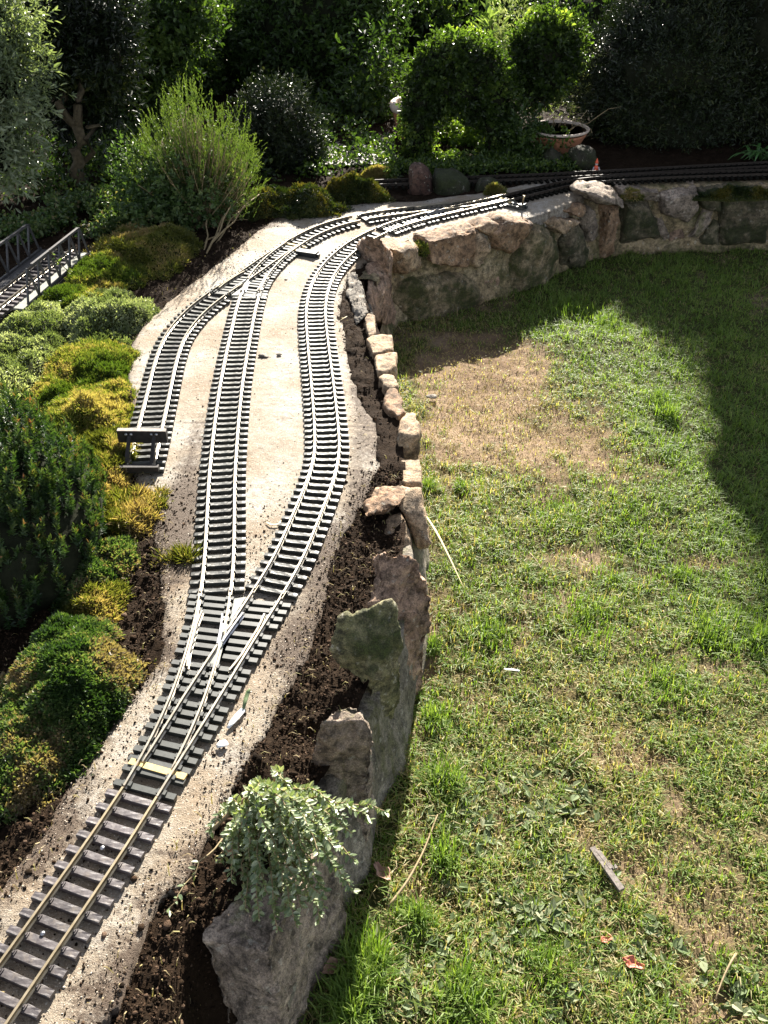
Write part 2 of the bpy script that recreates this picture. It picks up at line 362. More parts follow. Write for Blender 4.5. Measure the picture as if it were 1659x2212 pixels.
# ------------------------------------------------------------------ leaves
def leaves(name, C, U, Nn, L, W, mat, parent=None, rnd=None, fold=.18, curl=.12, kind=None):
    n = len(C); U = unit(U); Nn = unit(Nn - (Nn * U).sum(1, keepdims=True) * U); S = np.cross(Nn, U)
    L = np.broadcast_to(np.asarray(L, float), (n,))[:, None]; W = np.broadcast_to(np.asarray(W, float), (n,))[:, None]
    V = np.empty((n, 6, 3))
    V[:, 0] = C
    V[:, 1] = C + U * L * .33 - S * W * .46 + Nn * W * fold
    V[:, 2] = C + U * L * .70 - S * W * .40 + Nn * (W * fold - L * curl * .4)
    V[:, 3] = C + U * L - Nn * L * curl
    V[:, 4] = C + U * L * .70 + S * W * .40 + Nn * (W * fold - L * curl * .4)
    V[:, 5] = C + U * L * .33 + S * W * .46 + Nn * W * fold
    b = np.arange(n)[:, None] * 6
    F = np.stack([b + [0, 1, 2, 3], b + [0, 3, 4, 5]], 1).reshape(-1, 4)
    if rnd is None: rnd = rng.random(n)
    o = mesh(name, V.reshape(-1, 3), F, mat, parent, {"rnd": ('FACE', np.repeat(rnd, 2))})
    if kind: o["kind"] = kind
    return o
def sprigs(C, D, per, length, spread, rndbase=None):
    """leaves along short twigs: returns leaf base, axis, normal, rnd"""
    n = len(C); D = unit(D); t = rng.random((n, per)); ang = rng.random((n, per)) * 6.283
    a = unit(np.cross(D, rand_unit(n))); b = np.cross(D, a)
    R = np.cos(ang)[..., None] * a[:, None] + np.sin(ang)[..., None] * b[:, None]
    ln = length * (.6 + .8 * rng.random((n, 1, 1)))
    pts = C[:, None] + D[:, None] * (t[..., None] * ln) + R * spread * .15
    U = D[:, None] * (.35 + .5 * t[..., None]) + R * (.9 - .4 * t[..., None]) + rng.normal(size=(n, per, 3)) * .2
    Nn = D[:, None] * .8 - R * .4 + rng.normal(size=(n, per, 3)) * .35 + np.array([0, 0, .35])
    if rndbase is None: rndbase = rng.random(n)
    r = np.clip(rndbase[:, None] * .6 + .4 * rng.random((n, per)) + .12 * (t - .5), 0, 1)
    return pts.reshape(-1, 3), U.reshape(-1, 3), Nn.reshape(-1, 3), r.reshape(-1)
def blob_points(blobs, n, shell=.55, rough=.35, nscale=9., seed=1):
    """points in the outer shell of a union of ellipsoids, with an uneven outline; blobs: (centre, (rx,ry,rz))"""
    w = np.array([b[1][0] * b[1][1] + b[1][0] * b[1][2] + b[1][1] * b[1][2] for b in blobs]); w = w / w.sum()
    k = rng.choice(len(blobs), n, p=w); d = rand_unit(n)
    c = np.array([b[0] for b in blobs])[k]; r = np.array([b[1] for b in blobs])[k]
    base = c + d * r
    m = 1 + rough * (fbm(base, nscale, 3, seed) - .5) * 2
    rad = (shell + (1 - shell) * rng.random(n) ** .5) * m
    return c + d * r * rad[:, None], unit(d / r)
def inside_any(p, blobs, f):
    r = np.zeros(len(p), bool)
    for c, q in blobs: r |= (((p - np.array(c)) / (np.array(q) * f)) ** 2).sum(1) < 1
    return r
def core(name, blobs, mat, parent, scale=.62):  # solid dark filling for the crown's shaded interior; also firms its cast shadow
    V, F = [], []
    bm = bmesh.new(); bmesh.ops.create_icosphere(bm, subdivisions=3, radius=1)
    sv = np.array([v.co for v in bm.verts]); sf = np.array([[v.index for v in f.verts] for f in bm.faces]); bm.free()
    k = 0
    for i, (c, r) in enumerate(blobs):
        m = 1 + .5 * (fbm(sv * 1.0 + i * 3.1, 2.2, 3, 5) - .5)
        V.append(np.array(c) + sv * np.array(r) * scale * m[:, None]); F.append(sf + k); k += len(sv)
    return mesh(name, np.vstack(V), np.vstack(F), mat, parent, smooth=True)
def shrub(name, label, cat, blobs, mat, n, per, L, W, twig=.05, base=None, shell=.55, rough=.35, nscale=9., seed=1, up=.4, hollow=.5, trunk=None, group=None, core_mat='crown_core', core_scale=.62, spread=.02, holes=0.):
    blobs = [(np.array(c, float), (r, r, r) if np.isscalar(r) else r) for c, r in blobs]
    if base is None:
        cc = np.array([b[0] for b in blobs]); base = np.array([cc[:, 0].mean(), cc[:, 1].mean(), 0.0])
    t = thing(name, label, cat, base, group)
    C, D = blob_points(blobs, n, shell, rough, nscale, seed)
    keep = ~inside_any(C, blobs, hollow)
    if holes > 0: keep &= fbm(C, nscale * 1.1, 2, seed + 9) > holes
    keep &= C[:, 2] > LAWN_Z
    C, D = C[keep], D[keep]
    D = unit(D + np.array([0, 0, up]) + rng.normal(size=D.shape) * .35)
    cl = fbm(C, nscale * .8, 2, seed + 3)
    p, U, Nn, r = sprigs(C, D, per, twig, spread, np.clip((cl - .5) * 2.2 + .5 + rng.normal(size=len(C)) * .15, 0, 1))
    vs = .55 + 1.0 * rng.random(len(p)) ** 1.3; leaves('crown', p, U, Nn, L * vs, W * vs * (.8 + .4 * rng.random(len(p))), mat, t, r)
    if core_mat: core('dark_crown_core', blobs, M[core_mat], t, core_scale)
    if trunk:
        for k_, (pts, r0, r1) in enumerate(trunk):
            b = MB(); b.tube(pts, np.linspace(r0, r1, len(pts)), 7); b.build('trunk' if k_ == 0 else 'limb', M['bark'], t, True)
    return t
def wob(a, b, n=6, amp=.02):
    a, b = np.asarray(a, float), np.asarray(b, float); s = np.linspace(0, 1, n)[:, None]
    q = a + (b - a) * s; q[1:-1] += rng.normal(size=(n - 2, 3)) * amp; return q

# ------------------------------------------------------------------ the setting: earth, lawn, soil, track bed, path
def grid(x0, x1, y0, y1, s):
    nx, ny = int((x1 - x0) / s) + 1, int((y1 - y0) / s) + 1
    X, Y = np.meshgrid(np.linspace(x0, x1, nx), np.linspace(y0, y1, ny))
    i = np.arange(nx * ny).reshape(ny, nx)
    F = np.stack([i[:-1, :-1], i[:-1, 1:], i[1:, 1:], i[1:, :-1]], -1).reshape(-1, 4)
    return X.ravel(), Y.ravel(), F
def sdf(px, py, poly):
    """signed distance to a closed polygon, negative inside, and the nearest boundary point"""
    p = np.stack([px, py], 1); poly = np.asarray(poly)[:, :2]; best = np.full(len(p), 1e9); near = np.zeros_like(p); ins = np.zeros(len(p), bool)
    for a, b in zip(poly, np.roll(poly, -1, 0)):
        ab = b - a; t = np.clip(((p - a) @ ab) / (ab @ ab + 1e-12), 0, 1); q = a + t[:, None] * ab
        d = np.hypot(*(p - q).T); m = d < best; best[m] = d[m]; near[m] = q[m]
        c = (a[1] > p[:, 1]) != (b[1] > p[:, 1])
        xx = (b[0] - a[0]) * (p[:, 1] - a[1]) / (b[1] - a[1] + 1e-12) + a[0]
        ins ^= c & (p[:, 0] < xx)
    return np.where(ins, -best, best), near
def cat_curve(pts, step=.01, sig=0.0):
    pts = np.asarray(pts, float)
    d = np.r_[0, np.cumsum(np.linalg.norm(np.diff(pts, axis=0), axis=1))]
    n = max(2, int(round(d[-1] / step)) + 1); s = np.linspace(0, d[-1], n)
    q = np.stack([np.interp(s, d, pts[:, i]) for i in range(pts.shape[1])], 1)
    if sig > 0:
        k = int(3 * sig / step); w = np.exp(-.5 * (np.arange(-k, k + 1) * step / sig) ** 2); w /= w.sum()
        k = min(k, n - 2); w = w[len(w) // 2 - k:len(w) // 2 + k + 1]; w = w / w.sum()
        e = np.vstack([2 * q[0] - q[1:k + 1][::-1], q, 2 * q[-1] - q[-k - 1:-1][::-1]])
        q = np.stack([np.convolve(e[:, i], w, 'valid') for i in range(q.shape[1])], 1)
    return q
def g2(lst, z=0.): return np.array([P(u, v, z)[:2] for u, v in lst])

# plan line of the garden edge (face of the stone edging and of the retaining wall), near to far
EDGE_B = [(640, 2260), (665, 2212), (690, 2080), (730, 1980), (812, 1850), (832, 1745), (876, 1660), (897, 1560), (908, 1480), (922, 1350)]
edge_plan = [tuple(q) for q in g2(EDGE_B, LAWN_Z)] + [(.085, 1.50), (.072, 1.70), (.055, 1.90), (.035, 2.10), (.0, 2.28), (-.015, 2.42)]
wall_plan = [(-.015, 2.42)] + [tuple(P(*q)[:2]) for q in ((838, 536), (930, 516), (1022, 496), (1140, 466), (1225, 437), (1290, 412))] + [(.83, 3.20), (1.0, 3.215), (1.3, 3.235), (1.8, 3.26), (2.6, 3.28)]
_pl = cat_curve(edge_plan + wall_plan[1:], .03, .045); _tn = np.gradient(_pl, axis=0); _tn /= np.linalg.norm(_tn, axis=1)[:, None]
garden_poly = np.array([(-4, .0), (-.6, .0)] + [tuple(q) for q in _pl + .042 * np.stack([-_tn[:, 1], _tn[:, 0]], 1)] + [(2.8, 8), (-4, 8)])

x, y, F = grid(-40, 40, -10, 70, 2.0)
tag(mesh("ground", np.stack([x, y, np.full_like(x, -.34)], 1), F, M['earth']), "dark earth of the garden reaching away under the trees", "ground", kind="structure")

# lawn: where grass grows and where it is worn bare (survey patches: centre, radii, strength)
PATCH = [(1060, 890, 160, 80, -.75), (1000, 850, 100, 55, -.35), (1150, 975, 140, 50, -.35), (960, 960, 60, 50, -.3), (1010, 1010, 120, 40, -.6), (1430, 1215, 150, 32, -.7), (1190, 1190, 90, 28, -.45),
         (1010, 770, 130, 70, -.8), (890, 1930, 40, 75, -1.1), (925, 1450, 22, 240, -.7), (880, 1680, 25, 90, -.5), (780, 1950, 45, 60, -.8), (705, 2110, 30, 60, -.5), (1610, 1800, 120, 60, -.25), (1420, 1600, 220, 90, -.15),
         (1520, 1980, 140, 50, -.2), (1450, 560, 300, 100, .35), (1570, 900, 120, 300, .8), (1310, 760, 110, 90, .25), (1430, 900, 40, 70, .5), (1230, 690, 70, 30, .5), (1300, 1330, 170, 80, .25), (1500, 1340, 130, 120, .45),
         (960, 1720, 40, 110, .7), (1080, 1110, 160, 45, .3), (1010, 1240, 80, 60, .35), (800, 2090, 90, 110, .7), (940, 2120, 130, 60, .35), (1100, 2060, 200, 120, .3), (1380, 1120, 100, 60, .3), (930, 1030, 22, 70, .5), (1240, 590, 120, 40, .3)]
PW = []
for u, v, ru, rv, s in PATCH:
    c = P(u, v, LAWN_Z); a = P(u + ru, v, LAWN_Z); b = P(u, v - rv, LAWN_Z); PW.append((c[0], c[1], abs(a[0] - c[0]), abs(b[1] - c[1]), s))
def grass_amount(x, y):
    d = .93 + 1.5 * (fbm2(x, y, 5., 4, 3) - .5) + 1.9 * (fbm2(x, y, 20., 4, 8) - .5)
    for cx, cy, rx, ry, s in PW: d = d + s * np.exp(-.5 * (((x - cx) / rx) ** 2 + ((y - cy) / ry) ** 2) * 1.6)
    return np.clip(d, 0, 1)
def dry_amount(x, y):                   # brown, straw-like grass
    d = .42 + 1.3 * (fbm2(x, y, 4., 3, 21) - .5)
    for u, v, ru, rv, s in ((1080, 900, 210, 120, .6), (1420, 1640, 260, 140, .42), (1550, 1900, 200, 150, .3), (1580, 950, 150, 380, -1.0), (1400, 560, 330, 120, -.8), (800, 2080, 100, 120, -.35), (1230, 690, 90, 40, -.4), (1440, 900, 40, 80, -.4)):
        c = P(u, v, LAWN_Z); a = P(u + ru, v, LAWN_Z); b = P(u, v - rv, LAWN_Z)
        d = d + s * np.exp(-.8 * (((x - c[0]) / (a[0] - c[0])) ** 2 + ((y - c[1]) / (b[1] - c[1])) ** 2))
    return np.clip(d, 0, 1)
def lawn_z(x, y): return LAWN_Z + .022 * (fbm2(x, y, 4., 3, 2) - .5) + .012 * (fbm2(x, y, 26., 3, 4) - .5)
x, y, F = grid(-.45, 2.6, .0, 3.5, .0125)
gz = grass_amount(x, y)
ez = sdf(x, y, garden_poly)[0]
Vl = np.stack([x, y, lawn_z(x, y) - .012 * (1 - gz) * fbm2(x, y, 60., 2, 6)], 1)
keep = (ez > -.16)[F].all(1)
tag(mesh("lawn", Vl, F[keep], M['lawn'], attrs={"grass": ('POINT', np.clip(gz * 1.2 - .1, 0, 1))}, smooth=True), "patchy lawn, bare in places, below the stone edging", "lawn", kind="structure")

def soil_z(x, y): return -.013 + .022 * (fbm2(x, y, 9., 4, 11) - .5) + .020 * (fbm2(x, y, 60., 3, 12) - .5) + .010 * (fbm2(x, y, 150., 2, 13) - .5)
def soil_top(x, y):
    z = soil_z(x, y)
    pit = P(110, 640, 0); z = z - .13 * np.exp(-(((x - pit[0]) / .14) ** 2 + ((y - pit[1]) / .16) ** 2) * 1.2)   # hollow under the bridge
    z = z - .24 * np.clip((x + .225) / .03, 0, 1) * np.clip((.585 - y) / .05, 0, 1)      # the bed stops short in front of the broad block
    return z
def soil_bank(x, y, es): return .009 * np.exp(-np.abs(es) / .03) * (y > .62)       # soil heaped against the slab
SLAB = [(-60, 2330), (-60, 1985), (0, 1905), (60, 1835), (169, 1664), (230, 1586), (295, 1488), (346, 1413), (349, 1312), (340, 1215), (322, 1110), (300, 1060), (272, 1000), (284, 900), (280, 750), (320, 690), (398, 622), (470, 570), (540, 510), (596, 468),
        (700, 447), (830, 432), (880, 434), (1040, 414), (1180, 386), (1270, 375), (1300, 378), (1296, 398), (1262, 418), (1215, 445), (1140, 472), (1022, 496), (900, 520), (838, 536), (800, 562), (752, 590), (733, 650), (736, 690), (746, 750), (760, 816), (789, 870), (812, 924), (818, 1000), (800, 1050), (780, 1090),
        (742, 1150), (728, 1190), (704, 1290), (676, 1400), (640, 1450), (612, 1500), (560, 1600), (520, 1685), (446, 1813), (405, 1895), (392, 1916), (362, 1924), (306, 2011), (284, 2090), (222, 2212), (160, 2330)]
slab = cat_curve(np.vstack([g2(SLAB), g2(SLAB[:1])]), .01)
slab = slab + np.stack([fbm2(slab[:, 0], slab[:, 1], 28., 3, 31) - .5, fbm2(slab[:, 0], slab[:, 1], 28., 3, 32) - .5], 1) * .022
slab = slab[:-1]
SL2 = slab[::3]
# soil
x, y, F = grid(-1.7, 2.2, .05, 4.2, .0085)
eg, nr = sdf(x, y, garden_poly); keep = (eg < .006)[F].all(1)
m = (abs(eg) < .006); x[m], y[m] = nr[m, 0], nr[m, 1]
es, _ = sdf(x, y, SL2)
z = soil_top(x, y) + soil_bank(x, y, es); z = np.where(es < -.004, np.minimum(z, -.028), z)
tag(mesh("soil", np.stack([x, y, z], 1), F[keep], M['soil'], smooth=True), "dark garden soil around the track bed", "soil", kind="structure")
# background garden floor beyond
x, y, F = grid(-6, 6, 4.15, 9, .06)
tag(mesh("garden_floor", np.stack([x, y, -.035 + .05 * (fbm2(x, y, 2., 3, 5) - .5)], 1), F, M['soil'], smooth=True), "shaded soil floor under the trees at the back", "soil", kind="structure")
# track bed
x, y, F = grid(-1.0, 1.95, .1, 3.45, .0068)
s_, nr = sdf(x, y, SL2); m = abs(s_) < .0034 * 1.2; x[m], y[m] = nr[m, 0], nr[m, 1]; s_ = np.where(m, 0, s_)
keep = (s_ <= 0)[F].all(1)
zz = .0035 * (fbm2(x, y, 30., 4, 41) - .5) + .0022 * (fbm2(x, y, 200., 2, 42) - .5) - .004 * np.exp(s_ / .012)
far = np.clip((y - 1.0) / 1.2, 0, 1)
dirt = .42 * np.exp(s_ / .038) + .30 * (1 - far) * np.clip(.5 + 1.6 * (fbm2(x, y, 12., 3, 44) - .5), 0, 1) + .10 * (fbm2(x, y, 9., 3, 43))
for u, v, ru, rv, a in ((420, 960, 28, 90, .5), (400, 1090, 50, 60, .55), (350, 1180, 40, 60, .5), (775, 960, 24, 170, .35), (60, 1850, 60, 60, .35), (130, 1780, 60, 40, .2), (700, 1170, 40, 60, .5), (640, 1360, 40, 60, .5), (240, 2120, 90, 70, .35), (820, 430, 60, 14, .4), (600, 480, 50, 20, .4), (400, 1200, 30, 40, .3)):
    c = P(u, v); a_ = P(u + ru, v); b_ = P(u, v - rv)
    dirt = dirt + a * .8 * np.exp(-.7 * (((x - c[0]) / (a_[0] - c[0])) ** 2 + ((y - c[1]) / (b_[1] - c[1])) ** 2))
joint = np.abs(((y + .04 * x + .004 * (fbm2(x, y, 20, 2, 3) - .5)) / .165) % 1 - .5)
dirt = dirt + .22 * np.clip((joint - .470) / .03, 0, 1)
V = np.stack([x, y, zz], 1); Fk = F[keep]
# skirt
ed = {}
for f in Fk:
    for a, b in ((f[0], f[1]), (f[1], f[2]), (f[2], f[3]), (f[3], f[0])):
        if (b, a) in ed: del ed[(b, a)]
        else: ed[(a, b)] = 1
V2 = [V]; F2 = [Fk]; k = len(V); E = np.array(list(ed)); 
lowv = V[E.ravel()].copy(); lowv[:, 2] -= .045
idx = k + np.arange(len(lowv)).reshape(-1, 2)
F2.append(np.stack([E[:, 1], E[:, 0], idx[:, 0], idx[:, 1]], 1)); V2.append(lowv)
d2 = np.r_[dirt, np.full(len(lowv), .5)]
tag(mesh("track_bed", np.vstack(V2), np.vstack(F2), M['slab'], attrs={"dirt": ('POINT', d2)}, smooth=True), "pale sandy concrete bed under the model railway tracks", "track bed", kind="structure")
# paving at the back
x, y, F = grid(-.45, .12, 3.42, 3.95, .02)
pp = g2([(690, 358), (850, 352), (862, 318), (850, 300), (720, 300), (690, 330)], -.005)
sd = sdf(x, y, pp)[0]
tag(mesh("path", np.stack([x, y, -.012 + .006 * fbm2(x, y, 14, 3, 9)], 1), F[(sd < .0)[F].all(1)], M['paving'], smooth=True), "grey stone path in the shade behind the mossy bank", "path", kind="structure")

# ------------------------------------------------------------------ model railway
ZB, ZT = .0015, .0085                   # sleeper underside and top
G = .02375                              # half gauge, to rail centre
HEAD = .0165
def frames(c):
    t = np.gradient(c, axis=0); t = t / np.linalg.norm(t, axis=1)[:, None]; return t, np.stack([-t[:, 1], t[:, 0]], 1)
def off(c, d):
    t, n = frames(c); return c + n * d
def arc(c): return np.r_[0, np.cumsum(np.linalg.norm(np.diff(c, axis=0), axis=1))]
def at_arc(c, s):
    a = arc(c); return np.stack([np.interp(s, a, c[:, 0]), np.interp(s, a, c[:, 1])], 1)
RPROF = [(-.0026, 0), (-.0026, .0011), (-.0007, .0020), (-.0007, .0055), (-.00135, .0062), (-.00135, .0082), (.00135, .0082), (.00135, .0062), (.0007, .0055), (.0007, .0020), (.0026, .0011), (.0026, 0)]
def rail_mesh(c, mat, parent, name='rail', z0=ZT - .0003, prof=RPROF, taper=None):
    t, n = frames(c); m = len(c); k = len(prof); V = []
    for i in range(m):
        s = 1.0
        if taper is not None: s = taper(i / (m - 1))
        for a, b in prof: V.append((c[i, 0] + n[i, 0] * a * s, c[i, 1] + n[i, 1] * a * s, z0 + b))
    F = []
    for i in range(m - 1):
        for j in range(k): F.append((i * k + j, i * k + (j + 1) % k, (i + 1) * k + (j + 1) % k, (i + 1) * k + j))
    F.append(tuple(range(k))); F.append(tuple((m - 1) * k + j for j in range(k - 1, -1, -1)))
    return mesh(name, V, F, mat, parent)
_sl = {}
def sleeper_data(kind):
    """local sleeper: x along the sleeper, y along the track; grained top, chamfered edges, rail chairs and spike heads"""
    if kind in _sl: return _sl[kind]
    L, W = (.0435, .0046) if kind != 'brown' else (.0450, .0048)
    V, F = [], []; nx = 15
    r = np.random.default_rng(3 if kind == 'brown' else 4)
    xs = np.linspace(-L, L, nx); prof = [(-W, ZB), (-W, ZT - .0008), (-W + .0006, ZT), (-W * .33, ZT), (W * .33, ZT), (W - .0006, ZT), (W, ZT - .0008), (W, ZB)]
    for i, xx in enumerate(xs):
        e = .0006 if i in (0, nx - 1) else 0
        for j, (yy, zz_) in enumerate(prof):
            jz = (r.random() - .5) * .0007 if 2 <= j <= 5 else 0; jy = (r.random() - .5) * .0006
            V.append((xx, yy * (1 - e * 40) + jy, zz_ - (e if 1 <= j <= 6 else 0) + jz))
    k = len(prof)
    for i in range(nx - 1):
        for j in range(k - 1): F.append((i * k + j, (i + 1) * k + j, (i + 1) * k + j + 1, i * k + j + 1))
    F.append(tuple(range(k))); F.append(tuple((nx - 1) * k + j for j in range(k - 1, -1, -1)))
    mb = MB(); mb.add(V, F)
    for s in (-1, 1):
        for e in (-1, 1):
            c = s * G + e * .0044
            mb.box((c - e * .0004, 0, ZT + .0008), (.0016, 0, 0), (0, .0030, 0), (0, 0, .0011))
            mb.box((c - e * .0012, 0, ZT + .0024), (.0010, 0, 0), (0, .0014, 0), (0, 0, .0010))
    me = bpy.data.meshes.new('sleeper'); me.from_pydata(mb.V, [], mb.F); me.update()
    me.materials.append(M[{'brown': 'sleeper_brown', 'dark': 'sleeper_shade_toned'}.get(kind, 'sleeper')])
    _sl[kind] = me; return me
def lay_sleepers(root, c, s0, s1, pitch, kind='black', tint=0):
    n = int((s1 - s0) / pitch) + 1; o0 = root.location
    ss = s0 + pitch * np.arange(n); p = at_arc(c, ss); q = at_arc(c, ss + .004) - at_arc(c, ss - .004)
    for i in range(n):
        o = bpy.data.objects.new('sleeper', sleeper_data(kind)); link(o, root)
        o.location = (p[i, 0] - o0[0], p[i, 1] - o0[1], random.uniform(-.0004, .0002))
        o.rotation_euler = (0, 0, math.atan2(q[i, 1], q[i, 0]) - math.pi / 2 + random.uniform(-.02, .02))
def joiners(root, c, s, mat):
    for sg in (-1, 1):
        p = at_arc(c, np.array([s - .009, s + .009])); t = unit(p[1] - p[0]); n = np.array([-t[1], t[0]])
        a = p + n * sg * G; b = MB()
        for e in (-1, 1):
            q = a + n * e * .0022
            b.bar((*q[0], ZT + .0030), (*q[1], ZT + .0030), .0014, .0042)
        b.build('rail_joiner', mat, root)
def track(label, c, s0, s1, pitch=.0214, kind='black', mat='rail_worn', rails=True, start=None, group='model railway tracks on the sandy bed', join=True):
    mid = at_arc(c, np.array([(s0 + s1) / 2]))[0]
    t = thing('railway_track', label, 'model track', (*mid, 0), group)
    n = max(4, int((s1 - s0) / .012)); cc = at_arc(c, np.linspace(s0, s1 - .0008, n))
    for d in (-G, G): rail_mesh(off(cc, d), M[mat], t)
    lay_sleepers(t, c, s0 + pitch * .5 if start is None else start, s1 - pitch * .3, pitch, kind)
    if join: joiners(t, c, s0 + .001, M[mat])
    return t

A_PTS=[(-.53,.14),(-.468,.305),(-.404,.473),(-.362,.585),(-.341,.641),(-.321,.697),(-.303,.754),(-.284,.811),(-.265,.867),(-.247,.924),(-.229,.981),(-.211,1.038),(-.192,1.095),(-.174,1.152),(-.158,1.209),(-.146,1.268),(-.136,1.327),(-.125,1.386),(-.116,1.445),(-.11,1.504),(-.11,1.564),(-.115,1.623),(-.12,1.683),(-.126,1.742),(-.132,1.802),(-.138,1.861),(-.145,1.921),(-.151,1.98),(-.157,2.04),(-.163,2.099),(-.168,2.159),(-.17,2.218),(-.17,2.278),(-.166,2.338),(-.159,2.397),(-.147,2.455),(-.13,2.513),(-.11,2.569),(-.086,2.623),(-.056,2.675),(-.022,2.724),(.017,2.77),(.059,2.812),(.106,2.849),(.156,2.883),(.205,2.916),(.254,2.949),(.305,2.982),(.355,3.014),(.405,3.046),(.454,3.08),(.503,3.115),(.552,3.149),(.602,3.180),(.66,3.207),(.75,3.235),(.9,3.265),(1.1,3.290),(1.31,3.31),(1.6,3.35),(2.0,3.42),(2.4,3.50)]
B_PTS=[(-.32,.697),(-.306,.741),(-.293,.789),(-.282,.837),(-.274,.886),(-.268,.936),(-.265,.985),(-.263,1.035),(-.263,1.085),(-.265,1.135),(-.269,1.184),(-.274,1.234),(-.280,1.283),(-.289,1.36),(-.298,1.43),(-.304,1.49),(-.309,1.55),(-.315,1.609),(-.319,1.669),(-.324,1.729),(-.328,1.789),(-.331,1.849),(-.334,1.909),(-.336,1.969),(-.338,2.029),(-.340,2.089),(-.342,2.149),(-.343,2.209),(-.343,2.269),(-.341,2.329),(-.335,2.388),(-.325,2.447),(-.31,2.505),(-.291,2.562),(-.267,2.617),(-.241,2.671),(-.211,2.723),(-.175,2.771),(-.132,2.813),(-.083,2.848),(-.03,2.876),(.025,2.899),(.08,2.919),(.135,2.936),(.19,2.953),(.245,2.970),(.30,2.992),(.35,3.0175),(.405,3.0475)]
C_PTS=[(-.457,1.47),(-.462,1.56),(-.467,1.622),(-.472,1.681),(-.476,1.741),(-.481,1.8),(-.486,1.859),(-.49,1.918),(-.492,1.978),(-.491,2.037),(-.483,2.096),(-.471,2.154),(-.454,2.211),(-.432,2.267),(-.407,2.321),(-.381,2.374),(-.356,2.428),(-.334,2.478),(-.311,2.533),(-.286,2.583),(-.262,2.632),(-.238,2.677)]
CA, CB, CC = cat_curve(A_PTS, .008, .03), cat_curve(B_PTS, .008, .04), cat_curve(C_PTS, .008, .03)
def s_at_y(c, yy): return float(np.interp(yy, c[:, 1], arc(c)))

